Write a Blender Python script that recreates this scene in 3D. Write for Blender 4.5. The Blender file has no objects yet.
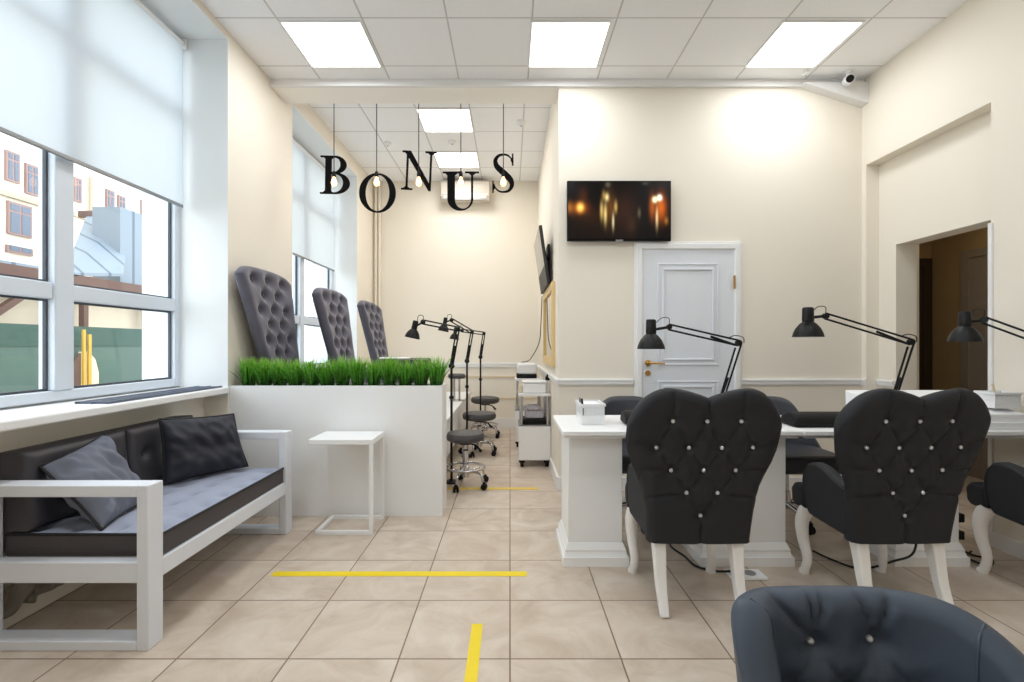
import bpy, bmesh, math, random
from mathutils import Vector, Matrix
random.seed(7)
C = bpy.context.scene.collection
PI = math.pi
F = 485.0            # focal length in pixels of the 1024 wide frame
CH = 1.22            # camera height


def PX(px, d):
    return (px - 510.0) * d / F


def PZ(py, d):
    return CH - (py - 345.0) * d / F


def lin(c):
    out = []
    for v in c:
        v = v / 255.0
        out.append(v / 12.92 if v <= 0.04045 else ((v + 0.055) / 1.055) ** 2.4)
    return (out[0], out[1], out[2], 1.0)


# ------------------------------------------------------------------ materials
class NT:
    def __init__(self, name):
        self.m = bpy.data.materials.new(name)
        self.m.use_nodes = True
        self.t = self.m.node_tree
        self.b = self.t.nodes.get('Principled BSDF')
        self.out = self.t.nodes.get('Material Output')

    def n(self, typ, **kw):
        o = self.t.nodes.new(typ)
        for k, v in kw.items():
            setattr(o, k, v)
        return o

    def l(self, a, b):
        self.t.links.new(a, b)

    def math(self, op, a, b=None):
        o = self.n('ShaderNodeMath', operation=op)
        for i, v in enumerate((a, b)):
            if v is None:
                continue
            if isinstance(v, (int, float)):
                o.inputs[i].default_value = v
            else:
                self.l(v, o.inputs[i])
        return o.outputs[0]

    def mix(self, fac, a, b):
        o = self.n('ShaderNodeMix', data_type='RGBA')
        for s, v in ((o.inputs[0], fac), (o.inputs[6], a), (o.inputs[7], b)):
            if isinstance(v, (int, float)):
                s.default_value = v
            elif isinstance(v, tuple):
                s.default_value = v
            else:
                self.l(v, s)
        return o.outputs[2]


def mat(name, col, rough=0.5, metal=0.0, var=0.06, scale=6.0, bump=0.0, bscale=80.0, spec=0.5, emit=None, estr=0.0, coat=0.0, sheen=0.0):
    k = NT(name)
    c = lin(col)
    tc = k.n('ShaderNodeTexCoord')
    nz = k.n('ShaderNodeTexNoise')
    nz.inputs['Scale'].default_value = scale
    nz.inputs['Detail'].default_value = 4
    k.l(tc.outputs['Object'], nz.inputs['Vector'])
    d = tuple(max(0, v * (1 - var)) for v in c[:3]) + (1,)
    e = tuple(min(1, v * (1 + var)) for v in c[:3]) + (1,)
    k.l(k.mix(nz.outputs['Fac'], d, e), k.b.inputs['Base Color'])
    k.b.inputs['Roughness'].default_value = rough
    k.b.inputs['Metallic'].default_value = metal
    k.b.inputs['Specular IOR Level'].default_value = spec
    if coat:
        k.b.inputs['Coat Weight'].default_value = coat
    if sheen:
        k.b.inputs['Sheen Weight'].default_value = sheen
    if emit:
        k.b.inputs['Emission Color'].default_value = lin(emit)
        k.b.inputs['Emission Strength'].default_value = estr
    if bump:
        n2 = k.n('ShaderNodeTexNoise')
        n2.inputs['Scale'].default_value = bscale
        n2.inputs['Detail'].default_value = 3
        k.l(tc.outputs['Object'], n2.inputs['Vector'])
        bp = k.n('ShaderNodeBump')
        bp.inputs['Strength'].default_value = bump
        bp.inputs['Distance'].default_value = 0.01
        k.l(n2.outputs['Fac'], bp.inputs['Height'])
        k.l(bp.outputs[0], k.b.inputs['Normal'])
    return k.m


def grid_mask(k, vec, pitch_x, ox, pitch_y, oy, half):
    """1 on the grid lines, 0 elsewhere; also the cell ids"""
    sp = k.n('ShaderNodeSeparateXYZ')
    k.l(vec, sp.inputs[0])
    ms, ids = [], []
    for s, p, o in ((sp.outputs[0], pitch_x, ox), (sp.outputs[1], pitch_y, oy)):
        u = k.math('DIVIDE', k.math('SUBTRACT', s, o), p)
        fr = k.math('FRACT', u)
        ids.append(k.math('FLOOR', u))
        dist = k.math('MINIMUM', fr, k.math('SUBTRACT', 1.0, fr))
        ms.append(k.math('LESS_THAN', dist, half / p))
    return k.math('MAXIMUM', ms[0], ms[1]), ids


def floor_mat():
    k = NT('beige_floor_tiles')
    tc = k.n('ShaderNodeTexCoord')
    v = tc.outputs['Object']
    m, ids = grid_mask(k, v, 0.432, 0.0, 0.432, 1.885, 0.0032)
    cb = k.n('ShaderNodeCombineXYZ')
    k.l(ids[0], cb.inputs[0]); k.l(ids[1], cb.inputs[1])
    wn = k.n('ShaderNodeTexWhiteNoise')
    k.l(cb.outputs[0], wn.inputs['Vector'])
    off = k.n('ShaderNodeVectorMath', operation='MULTIPLY_ADD')
    k.l(wn.outputs['Color'], off.inputs[0]); off.inputs[1].default_value = (9, 9, 9); k.l(v, off.inputs[2])
    n1 = k.n('ShaderNodeTexNoise'); n1.inputs['Scale'].default_value = 4.5; n1.inputs['Detail'].default_value = 7; n1.inputs['Roughness'].default_value = .6
    n1.inputs['Distortion'].default_value = .8
    k.l(off.outputs[0], n1.inputs['Vector'])
    rp = k.n('ShaderNodeValToRGB')
    e = rp.color_ramp.elements
    e[0].position = .3; e[0].color = lin((186, 168, 151))
    e[1].position = .72; e[1].color = lin((215, 204, 191))
    x = e.new(.5); x.color = lin((202, 187, 171))
    k.l(n1.outputs['Fac'], rp.inputs[0])
    tone = k.mix(k.math('MULTIPLY', wn.outputs['Value'], .22), rp.outputs[0], lin((182, 162, 142)))
    k.l(k.mix(m, tone, lin((128, 108, 90))), k.b.inputs['Base Color'])
    k.b.inputs['Roughness'].default_value = .42
    k.b.inputs['Specular IOR Level'].default_value = .35
    bp = k.n('ShaderNodeBump'); bp.inputs['Strength'].default_value = .5; bp.inputs['Distance'].default_value = .002; bp.invert = True
    k.l(m, bp.inputs['Height']); k.l(bp.outputs[0], k.b.inputs['Normal'])
    return k.m


def ceil_mat(name, px, ox, py, oy, half=.006):
    k = NT(name)
    tc = k.n('ShaderNodeTexCoord')
    v = tc.outputs['Object']
    m, ids = grid_mask(k, v, px, ox, py, oy, half)
    n1 = k.n('ShaderNodeTexNoise'); n1.inputs['Scale'].default_value = 160; n1.inputs['Detail'].default_value = 2
    k.l(v, n1.inputs['Vector'])
    tile = k.mix(n1.outputs['Fac'], lin((240, 241, 244)), lin((252, 253, 255)))
    k.l(k.mix(m, tile, lin((204, 203, 202))), k.b.inputs['Base Color'])
    k.b.inputs['Roughness'].default_value = .9
    bp = k.n('ShaderNodeBump'); bp.inputs['Strength'].default_value = .35; bp.inputs['Distance'].default_value = .004
    k.l(m, bp.inputs['Height']); k.l(bp.outputs[0], k.b.inputs['Normal'])
    return k.m


def glass_mat():
    k = NT('window_glass')
    tr = k.n('ShaderNodeBsdfTransparent'); tr.inputs[0].default_value = (.96, .98, .98, 1)
    gl = k.n('ShaderNodeBsdfGlossy'); gl.inputs['Roughness'].default_value = .02
    lw = k.n('ShaderNodeLayerWeight'); lw.inputs[0].default_value = .5
    fr = k.math('ADD', k.math('MULTIPLY', k.math('POWER', lw.outputs['Facing'], 5.0), .5), .02)
    mx = k.n('ShaderNodeMixShader')
    k.l(fr, mx.inputs[0]); k.l(tr.outputs[0], mx.inputs[1]); k.l(gl.outputs[0], mx.inputs[2])
    k.l(mx.outputs[0], k.out.inputs[0])
    return k.m


def blind_mat():
    k = NT('white_blind_fabric')
    tl = k.n('ShaderNodeBsdfTranslucent'); tl.inputs[0].default_value = lin((236, 242, 246))
    df = k.n('ShaderNodeBsdfDiffuse'); df.inputs[0].default_value = lin((240, 243, 246))
    wv = k.n('ShaderNodeTexNoise'); wv.inputs['Scale'].default_value = 300
    tc = k.n('ShaderNodeTexCoord'); k.l(tc.outputs['Object'], wv.inputs['Vector'])
    bp = k.n('ShaderNodeBump'); bp.inputs['Strength'].default_value = .1; bp.inputs['Distance'].default_value = .002
    k.l(wv.outputs['Fac'], bp.inputs['Height']); k.l(bp.outputs[0], df.inputs['Normal'])
    mx = k.n('ShaderNodeMixShader'); mx.inputs[0].default_value = .45
    k.l(tl.outputs[0], mx.inputs[1]); k.l(df.outputs[0], mx.inputs[2])
    k.l(mx.outputs[0], k.out.inputs[0])
    return k.m


def screen_mat():
    """a dark room with warm candle lights, painted by summed soft spots"""
    k = NT('television_picture')
    tc = k.n('ShaderNodeTexCoord')
    spots = [  # u, v (0..1 from lower left), su, sv, colour, strength
        (.125, .55, .020, .045, (255, 190, 90), 1.6), (.115, .54, .05, .06, (220, 110, 20), .5), (.15, .72, .03, .10, (120, 60, 20), .25),
        (.02, .55, .02, .06, (200, 130, 50), .5), (.33, .50, .010, .09, (230, 190, 110), .8), (.365, .44, .010, .10, (240, 210, 130), .9),
        (.38, .72, .012, .04, (250, 230, 160), .9), (.35, .75, .010, .05, (200, 150, 70), .6), (.44, .32, .007, .08, (230, 220, 170), .8),
        (.465, .56, .010, .06, (220, 180, 100), .7), (.41, .55, .03, .16, (130, 80, 25), .5), (.39, .93, .015, .03, (150, 140, 120), .35),
        (.55, .50, .07, .20, (70, 36, 18), .45), (.69, .46, .010, .05, (150, 130, 100), .35), (.62, .25, .03, .10, (80, 55, 30), .3),
        (.84, .68, .014, .03, (255, 240, 180), 2.0), (.885, .71, .014, .03, (255, 245, 215), 2.2), (.90, .55, .03, .13, (230, 110, 20), .8),
        (.815, .56, .018, .12, (220, 110, 30), .55), (.86, .38, .008, .10, (240, 210, 150), .9), (.95, .33, .012, .04, (200, 140, 60), .5),
        (.75, .95, .02, .02, (120, 115, 110), .3), (.22, .40, .12, .10, (70, 38, 14), .35), (.3, .15, .2, .1, (40, 22, 12), .3)]
    acc = None
    for (u, v, su, sv, col, st) in spots:
        sb = k.n('ShaderNodeVectorMath', operation='SUBTRACT')
        k.l(tc.outputs['Object'], sb.inputs[0])
        sb.inputs[1].default_value = ((u - .5) * TVW, 0, (v - .5) * TVH)
        ml = k.n('ShaderNodeVectorMath', operation='MULTIPLY')
        k.l(sb.outputs[0], ml.inputs[0])
        ml.inputs[1].default_value = (1 / (su * TVW), 0, 1 / (sv * TVH))
        dt = k.n('ShaderNodeVectorMath', operation='DOT_PRODUCT')
        k.l(ml.outputs[0], dt.inputs[0]); k.l(ml.outputs[0], dt.inputs[1])
        g = k.math('EXPONENT', k.math('MULTIPLY', dt.outputs['Value'], -.5))
        sc = k.n('ShaderNodeVectorMath', operation='SCALE')
        c = lin(col)
        sc.inputs[0].default_value = (c[0] * st, c[1] * st, c[2] * st)
        k.l(g, sc.inputs['Scale'])
        if acc is None:
            acc = sc.outputs[0]
        else:
            ad = k.n('ShaderNodeVectorMath', operation='ADD')
            k.l(acc, ad.inputs[0]); k.l(sc.outputs[0], ad.inputs[1])
            acc = ad.outputs[0]
    k.l(acc, k.b.inputs['Emission Color'])
    k.b.inputs['Emission Strength'].default_value = 1.0
    k.b.inputs['Base Color'].default_value = lin((14, 10, 9))
    k.b.inputs['Roughness'].default_value = .25
    k.b.inputs['Specular IOR Level'].default_value = .2
    return k.m


def grass_mat():
    k = NT('artificial_grass')
    tc = k.n('ShaderNodeTexCoord')
    sp = k.n('ShaderNodeSeparateXYZ'); k.l(tc.outputs['Object'], sp.inputs[0])
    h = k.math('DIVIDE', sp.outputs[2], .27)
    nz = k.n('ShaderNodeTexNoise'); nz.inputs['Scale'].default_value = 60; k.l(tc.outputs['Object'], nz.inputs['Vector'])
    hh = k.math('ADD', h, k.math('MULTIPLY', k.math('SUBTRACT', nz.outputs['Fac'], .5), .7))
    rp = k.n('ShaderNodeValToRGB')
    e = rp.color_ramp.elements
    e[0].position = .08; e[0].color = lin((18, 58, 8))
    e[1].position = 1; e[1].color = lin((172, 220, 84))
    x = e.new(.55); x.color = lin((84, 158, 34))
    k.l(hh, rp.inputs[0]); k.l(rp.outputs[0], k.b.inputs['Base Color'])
    k.b.inputs['Roughness'].default_value = .5
    return k.m


def emis(name, col, s):
    k = NT(name)
    k.b.inputs['Base Color'].default_value = (1, 1, 1, 1)
    k.b.inputs['Emission Color'].default_value = lin(col)
    k.b.inputs['Emission Strength'].default_value = s
    return k.m


def facade_mat(name, a, b, scale):
    return mat(name, a, .9, var=.08, scale=scale, bump=.2, bscale=30)


def metal_roof_mat():
    k = NT('seamed_metal_roof')
    tc = k.n('ShaderNodeTexCoord')
    m, ids = grid_mask(k, tc.outputs['Object'], 50, 7, .62, .2, .035)
    k.l(k.mix(m, lin((124, 134, 144)), lin((84, 94, 104))), k.b.inputs['Base Color'])
    k.b.inputs['Roughness'].default_value = .5
    return k.m


TVW, TVH = .862, .499
M = dict(
    floor=floor_mat(), ceil=ceil_mat('front_ceiling_tiles', .578, .15, .567, 3.858), ceil2=ceil_mat('back_ceiling_tiles', .55, -.957, .55, 4.905, .007),
    cream=mat('cream_wall_paint', (236, 229, 216), .85, var=.015, scale=1.5, bump=.05, bscale=250),
    dado=mat('lower_wall_paint', (226, 208, 180), .85, var=.015, scale=1.5),
    white=mat('white_wall_paint', (236, 239, 240), .8, var=.01),
    beam=mat('beam_paint', (250, 247, 242), .85, var=.01),
    hall=mat('ochre_hall_paint', (176, 152, 112), .9, var=.03), halldark=mat('dark_brown_door', (60, 48, 36), .6), halldoor=mat('taupe_door', (150, 138, 124), .6),
    trim=mat('white_trim', (236, 236, 236), .45, var=.01), door=mat('white_door_lacquer', (224, 228, 234), .4, var=.01),
    upvc=mat('white_window_frame', (216, 224, 234), .4, var=.01), gasket=mat('dark_window_gasket', (70, 74, 82), .6), glass=glass_mat(), blind=blind_mat(),
    lac=mat('white_furniture_lacquer', (240, 240, 240), .4, var=.01), wood_w=mat('white_sofa_paint', (222, 226, 234), .5, var=.02), plast=mat('white_plastic', (236, 237, 238), .4, var=.01),
    paper=mat('white_paper', (244, 244, 246), .8, var=.01), legw=mat('white_leg_paint', (238, 236, 234), .35, var=.01),
    black=mat('black_metal', (12, 12, 14), .42, spec=.3), blackpl=mat('black_plastic', (15, 15, 16), .55, spec=.25), letter=mat('black_letter_board', (13, 13, 14), .8, spec=.1),
    chair=mat('black_upholstery', (40, 41, 45), .6, var=.08, bump=.06, bscale=500, spec=.25), pipe=mat('black_piping', (22, 22, 24), .6),
    tub=mat('blue_grey_leather', (68, 76, 88), .5, var=.08, bump=.06, bscale=260, spec=.3),
    office=mat('charcoal_leather', (52, 54, 62), .5, var=.08, bump=.05, bscale=200),
    velvet=mat('grey_velvet', (95, 93, 105), .75, var=.12, scale=20, bump=.06, bscale=400, sheen=.35, spec=.2),
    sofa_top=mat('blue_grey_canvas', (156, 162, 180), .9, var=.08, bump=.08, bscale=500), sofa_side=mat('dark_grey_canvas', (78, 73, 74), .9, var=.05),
    leather=mat('dark_brown_grey_leather', (56, 54, 59), .48, var=.08, bump=.05, bscale=150), pil1=mat('grey_pillow_cloth', (110, 114, 127), .9, var=.1, bump=.08, bscale=400),
    pil2=mat('navy_black_pillow_cloth', (43, 44, 54), .7, var=.12, bump=.08, bscale=300),
    stool=mat('grey_stool_leather', (74, 72, 74), .5, var=.06), chrome=mat('chrome', (205, 205, 208), .15, 1.0), steel=mat('grey_steel', (150, 152, 156), .35, .8),
    gold=mat('gold_brass', (196, 152, 88), .3, .9), goldf=mat('gold_frame', (226, 196, 140), .5, .0), crystal=mat('crystal_glass', (214, 216, 222), .1, .5),
    yellow=mat('yellow_floor_tape', (236, 208, 8), .5, var=.03), yellow2=mat('worn_yellow_tape', (222, 192, 84), .6, var=.1, scale=30),
    grass=grass_mat(), panel=emis('light_panel', (255, 252, 248), 3.2), bulb=emis('warm_bulb', (255, 180, 96), 4.0),
    tv=None, mirror=mat('mirror_glass', (210, 206, 196), .03, 1.0), tvback=mat('tv_back', (30, 30, 32), .5), tvgrey=mat('grey_switched_off_screen', (112, 108, 104), .15),
    facade=facade_mat('cream_facade', (228, 219, 203), 0, 1.2), ledge=mat('facade_ledge', (184, 172, 152), .9), facwin=mat('far_window_glass', (96, 106, 122), .2), facframe=mat('far_window_frame', (150, 122, 116), .6),
    fence=mat('green_fence', (84, 104, 94), .8, var=.1), fence2=mat('dark_green_fence', (62, 86, 76), .8, var=.08), brown=mat('brown_timber', (100, 74, 64), .8, var=.15), roof=metal_roof_mat(),
    shed=mat('shed_wall', (206, 190, 168), .9, var=.06), ground=mat('courtyard_ground', (176, 170, 160), .9, var=.1), yard=mat('yellow_strip', (196, 156, 60), .6), board=mat('cream_board', (222, 206, 176), .8),
    acw=mat('air_conditioner_shell', (206, 198, 186), .5, var=.01),
    grille=mat('grey_blue_grille', (92, 100, 118), .5, .2), sheet=mat('crumpled_plastic', (120, 112, 100), .35, var=.2), cable=mat('black_cable', (18, 18, 18), .6), shade_in=mat('lamp_shade_inside', (225, 225, 225), .5),
    purple=mat('clear_toolbox', (180, 176, 186), .3, var=.5, scale=40), pot=mat('dark_pot', (24, 30, 20), .8),
)
M['tv'] = screen_mat()


# ------------------------------------------------------------------ mesh builder
def origin(o):
    v = Vector((0, 0, 0))
    while o is not None:
        v += o.location
        o = o.parent
    return v


class MB:
    def __init__(self, jitter=True):
        self.bm = bmesh.new()
        self.k = 0
        self.jitter = jitter

    def box(self, x0, x1, y0, y1, z0, z1):
        # pieces of one mesh that overlap must not share a plane
        e = .00016 * (self.k % 5) if self.jitter else 0.0
        self.k += 1
        x0, x1, y0, y1, z0, z1 = x0 + e, x1 - e, y0 + e, y1 - e, z0 + e, z1 - e
        v = [self.bm.verts.new(p) for p in ((x0, y0, z0), (x1, y0, z0), (x1, y1, z0), (x0, y1, z0), (x0, y0, z1), (x1, y0, z1), (x1, y1, z1), (x0, y1, z1))]
        for f in ((0, 3, 2, 1), (4, 5, 6, 7), (0, 1, 5, 4), (1, 2, 6, 5), (2, 3, 7, 6), (3, 0, 4, 7)):
            self.bm.faces.new([v[i] for i in f])
        return self

    def frustum(self, a, b, z0, z1):
        """a, b = (x0,x1,y0,y1) rectangles at z0 and z1"""
        v = []
        for (x0, x1, y0, y1), z in ((a, z0), (b, z1)):
            v += [self.bm.verts.new(p) for p in ((x0, y0, z), (x1, y0, z), (x1, y1, z), (x0, y1, z))]
        for f in ((0, 3, 2, 1), (4, 5, 6, 7), (0, 1, 5, 4), (1, 2, 6, 5), (2, 3, 7, 6), (3, 0, 4, 7)):
            self.bm.faces.new([v[i] for i in f])
        return self

    def hexa(self, p):
        v = [self.bm.verts.new(q) for q in p]
        for f in ((0, 3, 2, 1), (4, 5, 6, 7), (0, 1, 5, 4), (1, 2, 6, 5), (2, 3, 7, 6), (3, 0, 4, 7)):
            self.bm.faces.new([v[i] for i in f])
        return self

    def prism(self, poly, plane, a, b):
        def P(u, v, w):
            return {'xz': (u, w, v), 'yz': (w, u, v), 'xy': (u, v, w)}[plane]
        e = .00016 * (self.k % 5) * (1 if b > a else -1)
        self.k += 1
        a, b = a + e, b - e
        A = [self.bm.verts.new(P(u, v, a)) for u, v in poly]
        B = [self.bm.verts.new(P(u, v, b)) for u, v in poly]
        n = len(poly)
        self.bm.faces.new(A)
        self.bm.faces.new(list(reversed(B)))
        for i in range(n):
            self.bm.faces.new((A[i], B[i], B[(i + 1) % n], A[(i + 1) % n]))
        return self

    def strip(self, outer, inner, y0, y1):
        """band between two polylines (x,z), extruded along y"""
        n = len(outer)
        V = [[self.bm.verts.new((p[0], y, p[1])) for p in L] for L in (outer, inner) for y in (y0, y1)]
        of, ob, nf, nb = V
        for i in range(n - 1):
            self.bm.faces.new((of[i], of[i + 1], nf[i + 1], nf[i]))
            self.bm.faces.new((ob[i], nb[i], nb[i + 1], ob[i + 1]))
            self.bm.faces.new((of[i], ob[i], ob[i + 1], of[i + 1]))
            self.bm.faces.new((nf[i], nf[i + 1], nb[i + 1], nb[i]))
        for i in (0, n - 1):
            self.bm.faces.new((of[i], nf[i], nb[i], ob[i]))
        return self

    def tube(self, pts, r, seg=8, square=False):
        pts = [Vector(p) for p in pts]
        n = len(pts)
        rs = r if isinstance(r, (list, tuple)) else [r] * n
        if square:
            seg = 4
        prev = None
        rings = []
        for i in range(n):
            t = (pts[min(i + 1, n - 1)] - pts[max(i - 1, 0)]).normalized()
            if prev is None:
                a = Vector((1, 0, 0)) if abs(t.x) < .9 else Vector((0, 1, 0))
                u = (a - t * a.dot(t)).normalized()
            else:
                u = (prev - t * prev.dot(t)).normalized()
            prev = u
            w = t.cross(u)
            ring = []
            for k in range(seg):
                ang = 2 * PI * k / seg + (PI / 4 if square else 0)
                ring.append(self.bm.verts.new(pts[i] + (u * math.cos(ang) + w * math.sin(ang)) * rs[i]))
            rings.append(ring)
        for i in range(n - 1):
            for k in range(seg):
                self.bm.faces.new((rings[i][k], rings[i][(k + 1) % seg], rings[i + 1][(k + 1) % seg], rings[i + 1][k]))
        self.bm.faces.new(list(reversed(rings[0])))
        self.bm.faces.new(rings[-1])
        return self

    def ring(self, c, R, r, seg=32, s2=8, mtx=None):
        """torus"""
        c = Vector(c)
        g = []
        for i in range(seg):
            a = 2 * PI * i / seg
            row = []
            for j in range(s2):
                b = 2 * PI * j / s2
                p = Vector(((R + r * math.cos(b)) * math.cos(a), (R + r * math.cos(b)) * math.sin(a), r * math.sin(b)))
                if mtx:
                    p = mtx @ p
                row.append(self.bm.verts.new(c + p))
            g.append(row)
        for i in range(seg):
            for j in range(s2):
                self.bm.faces.new((g[i][j], g[(i + 1) % seg][j], g[(i + 1) % seg][(j + 1) % s2], g[i][(j + 1) % s2]))
        return self

    def lathe(self, prof, c, seg=24, mtx=None):
        """prof = [(r, z)], revolved about z through c, optionally turned by mtx"""
        c = Vector(c)
        rings = []
        for r, z in prof:
            if r < 1e-6:
                p = Vector((0, 0, z))
                rings.append([self.bm.verts.new(c + (mtx @ p if mtx else p))])
            else:
                row = []
                for k in range(seg):
                    a = 2 * PI * k / seg
                    p = Vector((r * math.cos(a), r * math.sin(a), z))
                    row.append(self.bm.verts.new(c + (mtx @ p if mtx else p)))
                rings.append(row)
        for i in range(len(rings) - 1):
            A, B = rings[i], rings[i + 1]
            for k in range(seg):
                if len(A) == 1 and len(B) == 1:
                    continue
                if len(A) == 1:
                    self.bm.faces.new((A[0], B[k], B[(k + 1) % seg]))
                elif len(B) == 1:
                    self.bm.faces.new((A[k], A[(k + 1) % seg], B[0]))
                else:
                    self.bm.faces.new((A[k], A[(k + 1) % seg], B[(k + 1) % seg], B[k]))
        return self

    def ball(self, c, r, seg=12, sc=(1, 1, 1)):
        m = Matrix.Diagonal(sc)
        n = max(6, seg // 2)
        return self.lathe([(r * math.sin(PI * i / n), -r * math.cos(PI * i / n)) for i in range(n + 1)], c, seg, m)

    def shell(self, A, B, ns, nt):
        """two (ns+1)x(nt+1) grids given by functions of s,t in 0..1, joined along the rim"""
        G = []
        for f in (A, B):
            G.append([[self.bm.verts.new(f(i / ns, j / nt)) for j in range(nt + 1)] for i in range(ns + 1)])
        a, b = G
        for i in range(ns):
            for j in range(nt):
                self.bm.faces.new((a[i][j], a[i + 1][j], a[i + 1][j + 1], a[i][j + 1]))
                self.bm.faces.new((b[i][j], b[i][j + 1], b[i + 1][j + 1], b[i + 1][j]))
        for i in range(ns):
            self.bm.faces.new((a[i][0], b[i][0], b[i + 1][0], a[i + 1][0]))
            self.bm.faces.new((a[i][nt], a[i + 1][nt], b[i + 1][nt], b[i][nt]))
        for j in range(nt):
            self.bm.faces.new((a[0][j], a[0][j + 1], b[0][j + 1], b[0][j]))
            self.bm.faces.new((a[ns][j], b[ns][j], b[ns][j + 1], a[ns][j + 1]))
        bmesh.ops.remove_doubles(self.bm, verts=self.bm.verts[:], dist=2e-5)
        return self

    def build(self, name, m, parent=None, smooth=0.0, bevel=0.0, segs=2, recalc=True):
        bm = self.bm
        if recalc:
            bmesh.ops.recalc_face_normals(bm, faces=bm.faces[:])
        if parent is not None:
            o = origin(parent)
            if o.length > 0:
                bmesh.ops.translate(bm, verts=bm.verts[:], vec=-o)
        me = bpy.data.meshes.new(name)
        bm.to_mesh(me)
        bm.free()
        me.materials.append(m)
        if smooth:
            me.shade_smooth()
            me.set_sharp_from_angle(angle=smooth)
        ob = bpy.data.objects.new(name, me)
        C.objects.link(ob)
        ob.parent = parent
        if bevel:
            md = ob.modifiers.new('bevel', 'BEVEL')
            md.width = bevel
            md.segments = segs
            md.limit_method = 'ANGLE'
            md.angle_limit = .6
            if not smooth:
                me.shade_smooth()
                me.set_sharp_from_angle(angle=.9)
        return ob


def box(name, m, x0, x1, y0, y1, z0, z1, parent=None, bevel=0.0):
    return MB().box(x0, x1, y0, y1, z0, z1).build(name, m, parent, bevel=bevel)


def tag(o, label, cat, group=None):
    o['label'] = label
    o['category'] = cat
    if group:
        o['group'] = group
    return o


def thing(name, label, cat, loc=(0, 0, 0), group=None):
    o = bpy.data.objects.new(name, None)
    o.empty_display_size = .1
    C.objects.link(o)
    o.location = loc
    return tag(o, label, cat, group)


def struct(o):
    o['kind'] = 'structure'
    return o


def root_struct(name, loc):
    o = bpy.data.objects.new(name, None)
    o.empty_display_size = .1
    C.objects.link(o)
    o.location = loc
    return struct(o)


def copy_tree(o, parent=None):
    c = o.copy()
    C.objects.link(c)
    c.parent = parent
    for ch in [x for x in bpy.data.objects if x.parent == o]:
        copy_tree(ch, c)
    return c


def relabel(o, label):
    o['label'] = label
    return o


def smoothpath(pts, n=8):
    """Catmull-Rom"""
    P = [Vector(p) for p in pts]
    P = [P[0] * 2 - P[1]] + P + [P[-1] * 2 - P[-2]]
    out = []
    for i in range(1, len(P) - 2):
        for k in range(n):
            t = k / n
            a, b, c, d = P[i - 1], P[i], P[i + 1], P[i + 2]
            out.append(.5 * ((2 * b) + (c - a) * t + (2 * a - 5 * b + 4 * c - d) * t * t + (3 * b - a - 3 * c + d) * t ** 3))
    out.append(P[-2])
    return out


# ------------------------------------------------------------------ the room
XL, XR, YT, YB, ZC, ZB = -2.0, 2.96, 4.08, 7.1, 3.44, 3.62
XI = .41                                       # inner return wall
struct(box('floor', M['floor'], -2.42, 4.5, -2.7, 7.25, -.06, 0))
struct(box('ceiling', M['ceil'], XL, 3.7, -2.6, 4.05, ZC, ZC + .06))
struct(box('ceiling.001', M['ceil2'], XL, XI + .05, 4.34, YB, ZB, ZB + .06))
# left wall with three openings, the first added for daylight
m = MB(False)
XO = -2.42
W = [(-.75, .95), (1.63, 3.44), (4.45, 6.34)]
SOF = [3.39, 3.39, 3.43]
edges = [-2.6] + [v for w in W for v in w] + [YB]
for i in range(0, len(edges), 2):
    m.box(XO, XL, edges[i], edges[i + 1], 0, 3.7)
for (a, b), zz in zip(W, SOF):
    m.box(XO, XL, a, b, zz, 3.7)
    m.box(XO, -2.17, a, b, 0, .879)
struct(m.build('wall_left', M['cream']))
struct(MB().box(XO, XI + .12, YB, YB + .12, 0, 3.7).build('wall_back', M['cream']))
struct(MB().box(XI, XI + .12, YT + .12, YB, 0, 3.7).build('wall_inner', M['cream']))
struct(MB().box(XI, XR + .3, YT, YT + .12, 0, 3.5).build('wall_middle', M['cream']))
struct(MB().box(XL, XI, 4.08, 4.345, 3.382, 3.7).build('trim_1', M['beam']))
struct(MB().box(XL, XR, 4.045, 4.08, 3.382, 3.5).prism([(2.44, 3.39), (2.44, 3.382), (2.93, 3.222), (2.96, 3.222), (2.96, 3.39)], 'xz', 4.0, 4.08).build('trim_2', M['trim']))
# right wall: shallow recess, doorway, pier
m = MB(False)
m.box(XR, 3.4, 4.03, YT, 0, 3.5)
m.box(XR, 3.4, 2.95, 4.03, 2.716, 3.5)
m.box(3.066, 3.23, 3.852, 4.03, 0, 2.716)
m.box(3.066, 3.23, 2.95, 3.852, 2.018, 2.716)
m.box(2.925, 3.7, 2.68, 2.95, 0, 3.5)
struct(m.build('wall_right', M['cream']))
struct(MB().box(3.6, 3.7, -2.6, 2.69, 0, 3.5).build('wall_side', M['cream']))
struct(MB().box(XO, 3.7, -2.7, -2.6, 0, 3.5).build('wall_rear', M['cream']))
# hallway behind the doorway
m = MB()
m.box(3.23, 4.42, 4.95, 5.05, 0, 2.6)
m.box(4.3, 4.42, 2.72, 4.95, 0, 2.6)
m.box(3.23, 4.42, 2.72, 5.05, 2.5, 2.6)
m.box(3.7, 4.42, 2.7, 2.8, 0, 2.6)
m.box(3.2, 3.23, 4.2, 5.05, 0, 2.6)
struct(m.build('wall_hall', M['hall']))
d = root_struct('door_2', (3.8, 4.94, 0))
m = MB(); m.box(3.4, 3.46, 4.925, 4.95, 0, 2.08).box(4.2, 4.29, 4.925, 4.95, 0, 2.08).box(3.4, 4.29, 4.925, 4.95, 2.02, 2.1)
m.build('door_frame', M['halldark'], d)
box('door_leaf', M['halldark'], 3.46, 4.2, 4.935, 4.95, 0, 2.02, d)
d = root_struct('door_3', (4.3, 4.1, 0))
m = MB(); m.box(4.27, 4.3, 4.52, 4.6, 0, 2.1).box(4.27, 4.3, 3.6, 3.68, 0, 2.1).box(4.27, 4.3, 3.6, 4.6, 2.03, 2.1)
m.build('door_frame', M['halldoor'], d)
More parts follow.
